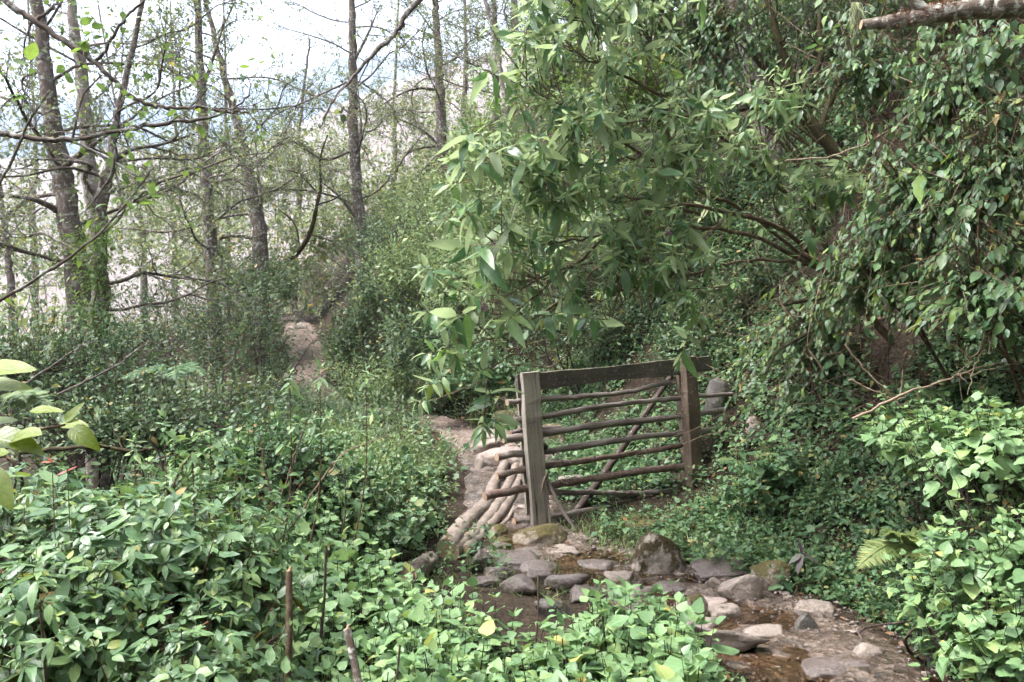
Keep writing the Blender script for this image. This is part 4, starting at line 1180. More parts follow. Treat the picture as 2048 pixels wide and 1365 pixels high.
for lb, x, y, Y, r, n, sp, sz in [
    ('big rounded dark bush directly left of the far path', 478, 700, 12.2, (1.0, 1.0, 1.15), 620, 'shrub', 1.0),
    ('bush behind and left of the big rounded dark bush', 340, 650, 13.5, (1.25, 1.1, .9), 480, 'shrub', 1.0),
    ('leafy bush at the foot of the forked trunk', 215, 745, 8.6, (.85, .8, .75), 420, 'shrub', 1.0),
    ('loose bush at the left edge below the thick trunk', 60, 760, 7.4, (.85, .8, .7), 420, 'shrub', 1.0),
    ('low spreading bush left of the dark hollow', 250, 850, 6.4, (.85, .7, .42), 430, 'shrub', .95),
    ('low dark bush below the big rounded bush', 420, 830, 8.2, (.9, .8, .55), 480, 'shrub', .95),
    ('broad-leaved bush at the foot of the slim grey trunk', 520, 570, 15.5, (1.1, 1.0, .75), 380, 'shrub', 1.25),
    ('bush under the bent limb at the path crest', 530, 650, 18.5, (.65, .9, .7), 300, 'shrub', 1.0),
    ('shaded low bush in the hollow behind the brambles', 520, 960, 5.6, (.7, .6, .45), 420, 'round', 1.0),
    ('shaded round-leaved bush in the dark hollow below the pale mound', 660, 1040, 5.5, (.6, .55, .42), 420, 'round', 1.0)]:
    shrub(lb, x, y, Y, r, sp, int(n * 1.2), 60 if Y < 7 else 0, None, size=sz)

for lb, x, y, Y, r, n, sp in [
    ('pale green mound of leaves left of the pinkish rocks', 790, 930, 7.6, (.5, .6, .33), 620, 'pale'),
    ('pale green mound spilling toward the far path', 690, 900, 8.4, (.7, .7, .33), 680, 'pale'),
    ('dark leafy mound beside the outermost log', 800, 1000, 6.5, (.36, .42, .34), 400, 'round'),
    ('leafy mound with bare stems in the centre left', 740, 1010, 6.3, (.48, .5, .38), 460, 'pale'),
    ('pale green mound below the foot of the far path', 590, 880, 9.2, (.8, .7, .36), 520, 'pale')]:
    shrub(lb, x, y, Y, r, sp, n, 60 if Y < 7.5 else 0, None, name='leafy_mound', cat='bush')

# bank on the far side of the path
for lb, x, y, Y, r, n, sp in [
    ('dense bush hugging the right side of the far path', 715, 690, 15.0, (.75, .9, 1.05), 430, 'shrub'),
    ('tall dark bush on the bank above the far path', 780, 590, 15.2, (1.0, 1.0, 1.1), 480, 'shrub'),
    ('dark glossy bush low on the bank in the centre', 860, 690, 12.2, (.95, .8, .85), 520, 'shrub'),
    ('broad-leaved bush at the crest of the bank, left end', 800, 480, 17, (1.2, 1.0, .9), 380, 'shrub'),
    ('glossy bush high on the bank below the reddish trunk', 880, 410, 16, (1.2, 1.0, 1.0), 460, 'pale'),
    ('bright vine-covered hump below the slim dark trunk', 985, 330, 15, (1.0, 1.0, 1.1), 460, 'vine'),
    ('leafy bush in the middle of the bank', 940, 560, 12.6, (.95, .9, .95), 480, 'pale'),
    ('bush behind the hanging grey-green leaves', 1060, 480, 11.5, (1.0, .9, 1.0), 500, 'pale'),
    ('low bush on the bank left of the gate', 960, 760, 10.8, (.8, .6, .45), 420, 'cover'),
    ('shaded bush directly above the gate board', 1150, 650, 9.8, (1.0, .7, .6), 480, 'shrub'),
    ('bright creeper-covered hump at the top of the bank', 1120, 160, 12.5, (.95, 1.0, 1.3), 560, 'vine'),
    ('bush filling the bank behind the arching stems', 1230, 420, 9.6, (1.1, .9, 1.1), 520, 'vine'),
    ('leafy bush at the upper edge behind the arching stems', 1250, 190, 10.2, (1.0, .9, 1.2), 560, 'vine'),
    ('fresh green bush halfway up the bank right of the far path', 830, 540, 14.2, (.9, .8, .8), 420, 'pale'),
    ('fresh green bush on the bank crest below the slim dark trunk', 930, 440, 14.6, (.9, .8, .9), 420, 'pale'),
    ('low fresh green bush at the foot of the bank beyond the path', 780, 770, 12.6, (.9, .6, .5), 380, 'pale'),
    ('bush on the bank top at the upper edge', 1190, 20, 11.2, (.9, .9, .9), 400, 'vine'),
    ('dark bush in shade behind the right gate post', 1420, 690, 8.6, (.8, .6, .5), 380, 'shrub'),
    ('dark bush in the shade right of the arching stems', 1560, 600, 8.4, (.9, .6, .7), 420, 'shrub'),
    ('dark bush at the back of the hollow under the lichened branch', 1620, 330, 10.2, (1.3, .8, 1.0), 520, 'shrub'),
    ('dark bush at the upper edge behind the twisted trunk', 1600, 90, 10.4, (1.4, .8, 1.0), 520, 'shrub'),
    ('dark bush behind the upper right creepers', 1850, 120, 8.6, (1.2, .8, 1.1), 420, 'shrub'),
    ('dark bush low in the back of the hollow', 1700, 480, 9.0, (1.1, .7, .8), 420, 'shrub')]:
    big = 1.35 if Y > 10 else 1.1
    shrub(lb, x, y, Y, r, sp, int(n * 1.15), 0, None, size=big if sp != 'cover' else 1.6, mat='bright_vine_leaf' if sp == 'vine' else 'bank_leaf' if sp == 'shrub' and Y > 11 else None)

# hanging creepers on the right
for lb, x, y, Y, r, n, keep in [
    ('leafy creeper column hanging left of the dark hollow', 1420, 120, 7.4, (.42, .5, .95), 380, 120),
    ('creeper mass at the top beside the creeper column', 1310, 60, 7.8, (.5, .5, .6), 300, 60),
    ('large-leaved creeper hanging in the right upper corner', 1930, 210, 4.5, (.42, .6, .42), 210, 200),
    ('dense creeper curtain along the right edge', 1990, 400, 4.1, (.36, .6, .5), 240, 240),
    ('creeper curtain sloping down from the right', 1840, 420, 4.7, (.38, .6, .42), 210, 200),
    ('creeper fringe drooping over the shaded hollow', 1760, 590, 5.0, (.45, .5, .30), 200, 150),
    ('creeper shoots drooping low on the right edge', 1960, 620, 4.0, (.34, .5, .30), 150, 150),
    ('thin creeper under the lichened branch', 1720, 160, 5.6, (.5, .6, .35), 120, 60),
    ('shaded creeper deep in the hollow', 1640, 700, 6.6, (.6, .5, .5), 220, 0)]:
    shrub(lb, x, y, Y, r, 'vine', n, keep, None, 'creeper', 'creeper', 1.0 if Y > 5 else .95, .1, .75, stems=4, zmin=-.75, droop=.3, rank=(-.5, -.3, -.55), lump=.6)

# bright low plants at the foot of the right bank
for lb, x, y, Y, r, n, keep, sp in [
    ('bright leafy plant clump at the right edge, middle height', 2000, 900, 3.6, (.32, .4, .26), 150, 120, 'herb'),
    ('bright leafy plant clump on the bank above the fern', 1850, 880, 4.6, (.36, .4, .22), 110, 90, 'herb'),
    ('bright leafy plant clump low at the right edge', 2000, 1090, 3.3, (.28, .4, .24), 150, 120, 'herb'),
    ('bright leafy plant clump in the bottom right corner', 2020, 1270, 3.0, (.26, .35, .22), 150, 140, 'herb'),
    ('bright leafy plant clump at the pool edge on the right', 1905, 1175, 3.7, (.22, .3, .16), 120, 100, 'herb'),
    ('dark leafy clump on the bank behind the purple seedling', 1640, 960, 6.2, (.6, .5, .3), 240, 60, 'cover'),
    ('dark leafy clump in shade right of the gate', 1580, 840, 7.2, (.4, .4, .25), 150, 0, 'cover')]:
    shrub(lb, x, y, Y, r, sp, n, keep, None, 'leafy_clump', 'plant', .82 if sp == 'herb' else 1.4, .8, stems=3)

# brambles in the near left corner
for lb, x, y, Y, r, n, keep in [
    ('bramble with large glossy leaflets at the left edge', 70, 1060, 3.3, (.45, .45, .24), 145, 200),
    ('bramble mound with arching red stalks in the near left', 270, 1085, 3.2, (.42, .45, .22), 150, 220),
    ('lower bramble in the bottom left corner', 110, 1230, 2.7, (.36, .35, .2), 75, 150),
    ('darker bramble behind the brown stake', 450, 1190, 3.2, (.36, .4, .24), 95, 150),
    ('bramble spray at the foot of the dark hollow', 400, 1020, 4.0, (.42, .4, .22), 100, 90),
    ('shaded bramble at the bottom edge left of the brown stake', 370, 1330, 2.7, (.34, .3, .16), 70, 130)]:
    shrub(lb, x, y, Y, r, 'bramble', n, keep, None, 'bramble', 'bramble', 1.0, .55, stems=4, zmin=-.5)

# ================================================================ carpet of low plants
def carpet(name, label, cat, region, n, sp, size, lod, hgt=(0.0, 0.02), upright=.35, dens=None, mat=None):
    """leafy shoots over a stretch of ground; region(n) gives x, y"""
    x, y = region(n)
    z = height(x, y)
    P = np.stack([x, y, z], -1)
    q = in_view(P, 1.08, .25)
    d = x - pin(y, PX)
    bare = (d > -pin(y, HWL) * 1.02) & (d < pin(y, HWR) * 1.0)
    patch = n2(x, y, 1.3, 21) + .6 * n2(x, y, 3.7, 22)
    q &= ~bare & (patch > -.62)
    if dens is not None: q &= rng.random(len(x)) < dens(x, y, d)
    gdist = (x - GL[0]) * gn[0] + (y - GL[1]) * gn[1]; along_g = (x - GL[0]) * gd[0] + (y - GL[1]) * gd[1]
    q &= ~((gdist > -.12) & (gdist < .4) & (along_g > -.3) & (along_g < 1.72) & (rng.random(len(x)) < .85))
    q &= ~((gdist > -.1) & (gdist < .7) & (along_g >= 1.72) & (along_g < 2.3) & (rng.random(len(x)) < .7))
    P = P[q]
    e = .08
    gx = (height(P[:, 0] + e, P[:, 1]) - height(P[:, 0] - e, P[:, 1])) / (2 * e)
    gy = (height(P[:, 0], P[:, 1] + e) - height(P[:, 0], P[:, 1] - e)) / (2 * e)
    nn = norm(np.stack([-gx, -gy, np.ones(len(P))], -1))
    D = norm(nn * .7 + np.array([0, 0, upright]) + rng.normal(0, .3, P.shape))
    sc = size * rng.uniform(.55, 1.25, len(P)) * (1 + .3 * patch[q])
    tm, shape, mat0, smat, dr, jit = SP[sp]; mat = mat or mat0
    lv = Leaves(); tips = place(lv, tm, P - nn * .01, D, sc, dr, 1.0, .4, nn, jit)
    th = tag(thing(name, None, None, (float(P[:, 0].mean()), float(P[:, 1].mean()), float(P[:, 2].min()))), label, cat, None, 'stuff')
    if lod < 2:
        tw = Acc(); sticks(tw, P, tips, .0025, .0012); part('stems', tw, [smat], th, 'stuff')
    a = Acc(); bake(a, lv.arrays(), shape, lod); part('foliage', a, [mat], th, 'stuff')
    return th
def rect(x0, x1, y0, y1):
    def f(n): return rng.uniform(x0, x1, n), rng.uniform(y0, y1, n)
    return f
def wedge(u0, u1, y0, y1):
    def f(n):
        y = np.sqrt(rng.uniform(y0 * y0, y1 * y1, n)); return rng.uniform(u0, u1, n) * y, y
    return f
carpet('ground_cover', 'low leafy ground cover over the right bank near the pool', 'ground cover', wedge(.15, .66, 2.8, 6.0), 4200, 'cover', 1.0, 1,
       dens=lambda x, y, d: np.where((d > .3) & (d < pin(y, FRt)), .55, .95))
carpet('ground_cover', 'low leafy ground cover around and behind the gate', 'ground cover', wedge(-.05, .45, 6.0, 10.5), 8200, 'cover', 1.15, 2,
       dens=lambda x, y, d: np.where((d > 0) & (d < pin(y, FRt) * .8) & (y < 7.0), .4, .95))
carpet('ground_cover', 'leafy ground cover over the far bank', 'ground cover', wedge(-.32, .12, 9.6, 19), 4600, 'shrub', 1.0, 2, mat='bank_leaf')
carpet('ground_cover', 'leafy ground cover on the slope left of the path', 'ground cover', wedge(-.7, .0, 5.0, 14), 3600, 'round', .95, 2, dens=lambda x, y, d: (d < 0) * 1.0)
carpet('ground_cover', 'loose ground cover on the far slopes', 'ground cover', wedge(-.7, .2, 14, 40), 2000, 'far', 1.0, 2)

carpet('ground_cover', 'leafy ground cover on the bank glimpsed through the gate', 'ground cover', wedge(.08, .42, 10.2, 15), 2400, 'shrub', .95, 2, mat='bank_leaf')

# grass by the gate
def grass(name, label, x0, x1, y0, y1, n, ll, dens):
    x, y = rng.uniform(x0, x1, n), rng.uniform(y0, y1, n)
    d = x - pin(y, PX); k = (rng.random(n) < dens(x, y, d)); x, y = x[k], y[k]; n = len(x)
    P = np.stack([x, y, height(x, y) - .004], -1)
    az = rng.random(n) * 6.283; e = rng.uniform(.5, 1.4, n)
    Aa = np.stack([np.cos(az) * np.cos(e), np.sin(az) * np.cos(e), np.sin(e)], -1)
    lv = Leaves(); lv.add(P, Aa, np.array([0, 0, .5]) + rng.normal(0, .5, (n, 3)), ll * rng.uniform(.5, 1.3, n))
    a = Acc(); bake(a, lv.arrays(), 'blade', 1)
    return tag(link(name, a.mesh(name, ['grass_blade'])), label, 'grass', None, 'stuff')
grass('grass', 'short grass on the wet verge in front of the gate', .2, 2.0, 5.4, 7.0, 5200, .10, lambda x, y, d: np.clip(.9 - np.abs(y - (6.0 + .25 * (x - .3))) * 1.3, 0, 1) * (np.abs(d) > .25))
grass('grass', 'tufts of thin grass along the pool rim', -.5, 2.3, 3.4, 5.6, 3600, .085, lambda x, y, d: (np.clip(1 - np.abs(d - pin(y, HWR) - .06) / .14, 0, 1) + np.clip(1 - np.abs(d + pin(y, HWL) + .05) / .14, 0, 1)) * .8)
grass('grass', 'mixed grass tufts among the wet stones', -.9, .9, 4.9, 6.3, 2600, .09, lambda x, y, d: np.clip(.35 + .9 * n2(x, y, 3.1, 41), 0, 1) * (d < .1))
grass('grass', 'dry grass wisps along the path beyond the gate', -2.5, 1.0, 8.2, 13, 3000, .12, lambda x, y, d: np.clip(1 - np.abs(np.abs(d) - .5) / .2, 0, 1))

# fallen leaves and litter
def litter(name, label, n, region, sz):
    x, y = region(n); P = np.stack([x, y, height(x, y) + .012], -1); q = in_view(P, 1.0, .1); P = P[q]; n = len(P)
    az = rng.random(n) * 6.283
    lv = Leaves(); lv.add(P, np.stack([np.cos(az), np.sin(az), rng.normal(0, .15, n)], -1), np.array([0, 0, 1.0]) + rng.normal(0, .3, (n, 3)), sz * rng.uniform(.4, 1.2, n))
    a = Acc(); bake(a, lv.arrays(), 'shrub', 1)
    return tag(link(name, a.mesh(name, ['dead_leaf'])), label, 'leaf litter', None, 'stuff')
def along(y0, y1, s0, s1):
    def f(n):
        y = rng.uniform(y0, y1, n); return pin(y, PX) + rng.uniform(s0, s1, n), y
    return f
litter('leaf_litter', 'brown fallen leaves scattered along the wet path edge', 420, along(3.5, 7.0, -.9, 1.6), .05)
litter('leaf_litter', 'brown fallen leaves on the path beyond the gate', 260, along(8, 13, -.7, .9), .07)
litter('leaf_litter', 'brown leaf litter on the shaded bank', 1500, wedge(.2, .6, 5.0, 11), .06)

# ================================================================ herbs in front, one plant at a time
def herb_patch():
    tm, shape, mat, smat, dr, jit = SP['herb']
    pts = []
    for _ in range(20000):
        y = rng.uniform(2.75, 5.6); x = rng.uniform(-1.35, 1.0)
        d = x - float(pin(y, PX))
        if d > -float(pin(y, HWL)) * (1.0 + .12 * math.sin(y * 5)) - .02: continue
        if y > 5.0 and x > -.2: continue
        px = 1024 + x / y * FPX
        if px < 560: continue
        py = 682.5 + (CAMZ - .02) / y * FPX
        if px > np.interp(py, [1250, 1330, 1450, 1600], [1360, 1420, 1400, 1380]): continue
        if py - 95 * 4.2 / y < np.interp(px, [560, 760, 860, 940, 1010, 1100, 1250, 1330, 1420, 1500], [1120, 1120, 1150, 1185, 1215, 1225, 1185, 1190, 1240, 1300]): continue
        if any((x - a) ** 2 + (y - b) ** 2 < .058 ** 2 for a, b in pts): continue
        pts.append((x, y))
        if len(pts) >= 700: break
    pts.sort(key=lambda p: p[1])
    stemcache = []
    for k in range(3):
        a = Acc(); tube(a, smooth_path([(0, 0, -.02), (.006 * (k - 1), .004, .14), (0, 0, .26)], 6), (.0042, .003, .0015), 5)
        stemcache.append(a.mesh('stem', [smat]))
    rest = ([], [], [])
    for i, (x, y) in enumerate(pts):
        z = float(height(x, y)); sc = rng.uniform(.65, 1.25) * (1.0 + .25 * float(n2(x, y, 2.2, 31)))
        D = norm(np.array([rng.normal(0, .14), rng.normal(0, .14) - .05, 1.0]))
        if i % 3 == 0 and i < 480 and sc > .7:
            pxx = 1024 + x / y * FPX
            where = 'right of the dark stake' if pxx < 860 else 'below the dark rounded stone' if pxx < 1060 else 'mid-patch below the upright mossy rock' if pxx < 1270 else 'next to the sloping slab'
            row = 'at the bottom edge' if y < 3.35 else 'in the middle rows' if y < 4.0 else 'in the rear rows'
            th = thing('herb', ('tall' if sc > 1.05 else 'short' if sc < .85 else 'medium') + ' pale green herb ' + row + ', ' + where, 'herb', (x, y, z), 'herbs in the near patch beside the pool')
            lv = Leaves(); place(lv, tm, np.array([[x, y, z]]), D[None], np.array([sc]), dr, 1.0, 0, None, jit)
            P, X, Aa, N, Sc = lv.arrays()
            for q in range(len(P)): single_leaf(th, P[q], X[q], Aa[q], N[q], Sc[q], shape, mat)
            s_ = link('stem', random.choice(stemcache), th); s_.scale = (sc, sc, sc); s_.rotation_euler = Vector(D).to_track_quat('Z', 'Y').to_euler()
        else:
            rest[0].append((x, y, z)); rest[1].append(D); rest[2].append(sc)
    P0, D, Sc = (np.array(k) for k in rest)
    lv = Leaves(); tips = place(lv, tm, P0, D, Sc, dr, 1.0, 0, None, jit)
    th = tag(thing('herb_carpet', 'dense carpet of pale green herbs between the taller ones', 'ground cover', (-.2, 4, 0)), kind='stuff')
    a = Acc(); sticks(a, P0, tips, .0035, .0015); part('stems', a, [smat], th, 'stuff')
    a = Acc(); bake(a, lv.arrays(), shape, 1); part('foliage', a, [mat], th, 'stuff')
herb_patch()

# ================================================================ the arching shrub with long leaves over the gate
sb = at(1800, 690, 6.4); sb[2] = float(height(sb[0], sb[1]))
bud = thing('flowering_shrub', 'large arching shrub with long grey-green leaves and purple spikes above the gate', 'shrub', sb)
tm, shape, mat, smat, dr, jit = SP['lance']
ARCH = [
 ([(1800, 700, 6.4), (1650, 545, 6.2), (1570, 460, 6.0), (1460, 425, 5.8), (1340, 412, 5.6), (1240, 455, 5.4), (1150, 530, 5.2), (1060, 600, 5.0)], .030),
 ([(1790, 690, 6.4), (1690, 560, 6.2), (1600, 420, 6.0), (1500, 325, 5.8), (1390, 232, 5.6), (1290, 172, 5.4), (1200, 130, 5.2), (1110, 90, 5.0)], .028),
 ([(1640, 540, 6.2), (1500, 430, 5.9), (1400, 380, 5.6), (1290, 312, 5.4), (1190, 250, 5.2), (1110, 205, 5.0), (1040, 170, 4.9)], .020),
 ([(1640, 540, 6.2), (1500, 470, 5.8), (1360, 460, 5.6), (1220, 520, 5.4), (1120, 600, 5.2), (1020, 665, 5.1), (930, 690, 5.0)], .022),
 ([(1620, 530, 6.1), (1500, 520, 5.8), (1380, 550, 5.6), (1280, 570, 5.4), (1200, 600, 5.3), (1150, 615, 5.2)], .016),
 ([(1400, 430, 5.7), (1300, 400, 5.4), (1200, 395, 5.2), (1120, 410, 5.0), (1090, 395, 5.0)], .014),
 ([(1340, 412, 5.6), (1200, 470, 5.3), (1100, 485, 5.1), (1000, 480, 4.9), (985, 490, 4.9)], .013),
 ([(1220, 520, 5.4), (1120, 540, 5.1), (1040, 580, 5.0), (975, 610, 4.9)], .011),
 ([(1290, 312, 5.4), (1180, 330, 5.2), (1080, 345, 5.0), (990, 330, 4.9)], .012),
 ([(1390, 232, 5.6), (1300, 240, 5.4), (1210, 260, 5.2), (1150, 290, 5.1)], .010),
 ([(1120, 600, 5.2), (1050, 690, 5.1), (990, 730, 5.0), (975, 765, 5.0)], .008),
 ([(1380, 550, 5.6), (1340, 600, 5.4), (1330, 560, 5.3), (1345, 580, 5.2)], .008),
 ([(1500, 325, 5.8), (1440, 260, 5.6), (1400, 290, 5.5), (1340, 330, 5.3)], .010),
 ([(1570, 460, 6.0), (1540, 380, 5.8), (1530, 300, 5.7), (1545, 240, 5.6)], .010),
 ([(1690, 560, 6.2), (1640, 470, 5.9), (1620, 420, 5.8), (1640, 400, 5.7)], .009),
 ([(1280, 570, 5.4), (1240, 610, 5.2), (1215, 640, 5.2)], .008),
 ([(1200, 130, 5.2), (1190, 60, 5.2), (1150, 20, 5.1), (1140, -20, 5.1)], .009),
 ([(1290, 172, 5.4), (1300, 90, 5.4), (1270, 40, 5.3)], .009),
 ([(1460, 425, 5.8), (1380, 500, 5.5), (1330, 500, 5.3), (1290, 520, 5.2)], .009),
 ([(1500, 520, 5.8), (1440, 580, 5.6), (1400, 625, 5.6), (1385, 650, 5.6)], .008)]
lv, twb = Leaves(), Acc()
TIPS = []
P0s, Ds, Scs = [], [], []
for ka, (pts, r) in enumerate(ARCH):
    P = smooth_path([at(*k) for k in pts], 30)
    P[1:-1] += rng.normal(0, .006, P[1:-1].shape)
    a = Acc(); tube(a, P, (r * .8, r * .6, r * .42, r * .2), 7, 0, .14); part('stem', a, [smat], bud)
    for i in list(range(7, 30, 1)) + list(range(13, 30, 2)):
        if rng.random() < (.42 if ka in (3, 6, 7, 10) else .85):
            t = norm(P[min(i + 1, 29)] - P[i - 1]); d = norm(t * .7 + rng.normal(0, .5, 3) + np.array([0, -.15, .35]))
            L_ = rng.uniform(.06, .38); f = P[i] + d * L_
            fx, fy = proj(f)
            if fy > 590 and fx > 1000: continue
            sticks(twb, P[i][None], f[None], .005, .0035); P0s.append(f); Ds.append(norm(d + [0, 0, .3])); Scs.append(rng.uniform(.42, .8) * (1.15 if fx < 1200 else 1.0))
    P0s.append(P[-1]); Ds.append(norm(P[-1] - P[-3])); Scs.append(1.2)
    TIPS.append((P[-1], norm(P[-1] - P[-3])))
P0s, Ds, Scs = np.array(P0s), np.array(Ds), np.array(Scs)
tips = place(lv, tm, P0s, Ds, Scs, .42, .8, 0, None, .4, .95)
sticks(twb, P0s, tips, .0035, .002)
part('twigs', twb, [smat], bud, 'stuff')
leaves_to_parts(bud, lv, shape, mat, 0, 300)
for x, y, Y, h in [(1107, 385, 4.95, .10), (1085, 378, 4.97, .07), (1132, 372, 5.0, .07), (990, 500, 4.85, .08), (968, 622, 4.85, .09), (912, 684, 4.95, .06), (1012, 455, 4.9, .06), (1335, 470, 5.2, .05), (1054, 366, 5.0, .07)]:
    c = at(x, y, Y); a = Acc()
    tube(a, [c + [0, 0, -.06], c], .0025, 4, 1)
    for k in range(46):
        f = k / 46; az = k * 2.4; rr = .013 * (1 - f) ** .7 + .002
        p = c + np.array([math.cos(az) * rr, math.sin(az) * rr, f * h]); q = p + np.array([math.cos(az), math.sin(az), .25]) * .008 * (1.2 - f)
        tube(a, [p, q], (.0045 * (1.15 - f), .003), 4, 0 if f < .45 else 1)
    part('flower_spike', a, ['purple_flower', 'pale_bud'], bud)

# ================================================================ twisted dark shrub trunk in the hollow and bare stems on the right
def stem_thing(name, label, stems, mat, cat, r, sides=7, rough=.1, leaf=None, keep=0, group=None):
    P0 = np.array(stems[0][0], float); b = P0.copy()
    th = thing(name, label, cat, b, group)
    lv, tw = Leaves(), Acc()
    for k, s_ in enumerate(stems):
        q = smooth_path(s_, 22); q[1:-1] += rng.normal(0, .004, q[1:-1].shape); rr = r if k == 0 else r * .55
        a = Acc(); tube(a, q, (rr, rr * .8, rr * .4), sides, 0, rough); part('stem' if cat != 'tree' else ('trunk' if k == 0 else 'limb'), a, [mat], th)
        if leaf:
            twigs_and_leaves(tw, lv, q, rr * .5, leaf[1], leaf[0], leaf[2], leaf[3], .7)
    if leaf:
        part('twigs', tw, [mat], th, 'stuff'); leaves_to_parts(th, lv, SP[leaf[0]][1], SP[leaf[0]][2], 1, keep)
    return th
stem_thing('twisted_tree', 'dark twisted trunk in the shady hollow under the lichened branch', [
    A([(1740, 470), (1690, 330), (1630, 255), (1590, 180), (1560, 90), (1530, -20)], 7.6), A([(1630, 255), (1580, 218), (1520, 216), (1470, 222)], 7.6),
    A([(1640, 265), (1670, 180), (1710, 90), (1730, 0)], 7.6), A([(1590, 180), (1540, 150), (1500, 90), (1480, 20)], 7.5), A([(1600, 200), (1640, 120), (1640, 40), (1660, -30)], 7.7)], 'mossy_bark', 'tree', .065, 9, .15, ('shrub', 4, .8, 1))
stem_thing('mossy_stem', 'thick mossy stem slanting down behind the drooping creeper fringe', [A([(1800, 560, .3), (1700, 585), (1620, 600), (1560, 612, -.1)], 5.6), A([(1700, 585), (1640, 650), (1560, 700), (1530, 750)], 5.5)], 'mossy_bark', 'stem', .026)
for lb, pts, Y, r, m in [
    ('pale bare twig looping down from the creeper fringe', [(1560, 560), (1562, 610), (1590, 635), (1625, 620), (1640, 570), (1660, 520)], 4.9, .005, 'dry_stem'),
    ('long bare pale stem slanting up over the ferny bank', [(1705, 838), (1800, 792), (1880, 765), (1960, 735), (2050, 720)], 4.4, .008, 'dry_stem'),
    ('short forked dry stem above the long bare stem', [(1698, 760), (1745, 782), (1790, 800), (1812, 792)], 4.6, .006, 'dry_stem'),
    ('straight dry stem crossing the shaded leaves on the right', [(1690, 690), (1730, 740), (1780, 790), (1850, 860), (1905, 900)], 4.7, .006, 'dry_stem'),
    ('pale woody vine slung across the dark hollow', [(1570, 322), (1640, 316), (1700, 302), (1760, 272), (1810, 235), (1850, 190)], 5.2, .007, 'dry_stem'),
    ('thin hooked bare twig above the gate board', [(1050, 710), (1090, 735), (1130, 715), (1150, 680), (1165, 640)], 5.4, .006, 'brown_stem'),
    ('long brown bramble stem bending above the gate', [(1010, 705), (1030, 695), (1080, 685), (1130, 670), (1190, 640)], 5.4, .005, 'brown_stem'),
    ('brown twig hanging in the right-hand creeper', [(1930, 620), (1970, 680), (1950, 730), (1935, 790)], 3.9, .005, 'dry_stem'),
    ('dry arching stem near the right edge under the creepers', [(2040, 560), (1990, 650), (1940, 720), (1930, 690)], 3.9, .005, 'dry_stem'),
    ('bare twig leaning out over the far left bushes', [(20, 785), (100, 735), (150, 700), (195, 680)], 4.6, .007, 'twig_bark'),
    ('forked bare twig in front of the loose left bush', [(115, 790), (190, 755), (250, 720), (290, 690), (310, 680)], 4.6, .007, 'twig_bark'),
    ('mossy fallen branch lying behind the brambles', [(40, 905), (120, 898), (200, 893), (260, 902), (310, 895)], 4.6, .016, 'mossy_bark'),
    ('long thin bare stem rising from the dark hollow', [(545, 1130), (548, 1060), (550, 1020), (530, 940), (522, 870)], 4.6, .009, 'brown_stem'),
    ('bare stem forking right from the dark hollow', [(550, 1025), (575, 960), (600, 880), (622, 820)], 4.6, .007, 'brown_stem'),
    ('slanting dry stem in the centre-left hollow', [(560, 1100), (610, 1010), (650, 950), (690, 905), (780, 870)], 5.0, .007, 'dry_stem'),
    ('dark bare stem in front of the mossy fallen branch', [(340, 1090), (335, 1000), (322, 920), (300, 880)], 4.0, .008, 'dark_stem'),
    ('straight leafless stem leaning right behind the brambles', [(340, 1060), (345, 980), (370, 925), (400, 900)], 4.1, .007, 'brown_stem')]:
    th = stem_thing('bare_stem', lb, [A(pts, Y)], m, 'stem', r, 6, .12)
    q = smooth_path(A(pts, Y), 20)
    for _ in range(2):
        i = rng.integers(6, 17); a = Acc(); tube(a, rand_walk(q[i], rng.normal(size=3) + [0, -.2, .3], rng.uniform(.08, .25), 4, .2, 0), (r * .5, r * .25), 5, 0, .1); part('side_twig', a, [m], th)

# tangle of fine dead twigs in the shaded hollow
P0, P1 = [], []
for _ in range(900):
    x, y, Y = rng.uniform(1420, 2040), rng.uniform(40, 900), rng.uniform(4.8, 8.5)
    p = at(x, y, Y)
    if p[2] < height(p[0], p[1]) - .15 or p[2] > height(p[0], p[1]) + 2.2: continue
    if p[1] < 6 and x < 1650: continue
    q = rand_walk(p, rng.normal(size=3) * [1, .6, .8], rng.uniform(.25, .9), 4, .18, -.02)
    P0 += list(q[:-1]); P1 += list(q[1:])
a = Acc(); sticks(a, np.array(P0), np.array(P1), .0028, .0022)
o = tag(link('dead_twig_tangle', a.mesh('dead_twig_tangle', ['brown_stem'])), 'tangle of fine dead twigs in the shaded hollow', 'twigs', None, 'stuff')

# lichened broken branch in the upper right corner
th = thing('broken_branch', 'thick broken branch with lichen and brown moss in the upper right corner', 'branch', (3.9, 3.6, 2.9))
q = smooth_path([at(1722, 50, 3.6), at(1790, 42, 3.55), at(1870, 28, 3.5), at(1960, 16, 3.45), at(2060, 6, 3.45), (3.1, 3.5, 3.15), (3.95, 3.6, 2.95)], 60)
q[1:-1] += rng.normal(0, .003, q[1:-1].shape)
a = Acc(); tube(a, q, (.020, .030, .040, .047, .05, .05, .055), 14, 0, .22, True, 1, 3); part('bark', a, ['lichen_bark', 'cut_wood'], th)
a = Acc(); q2 = smooth_path([at(1855, 30, 3.5), at(1830, 4, 3.5), at(1815, -20, 3.5), at(1790, -60, 3.5)], 10); tube(a, q2, (.028, .022, .02), 9, 0, .2); part('side_branch', a, ['lichen_bark'], th)
lv = Leaves(); n = 900; i = rng.integers(10, 26, n); nn_ = norm(rng.normal(size=(n, 3)) + [0, -.6, .9])
lv.add(q[i] + nn_ * (.022 + .001 * i)[:, None], nn_ + rng.normal(0, .4, (n, 3)), rng.normal(size=(n, 3)), rng.uniform(.006, .018, n))
a = Acc(); bake(a, lv.arrays(), 'shrub', 2); part('moss_tuft', a, ['dead_leaf'], th, 'stuff')
a = Acc()
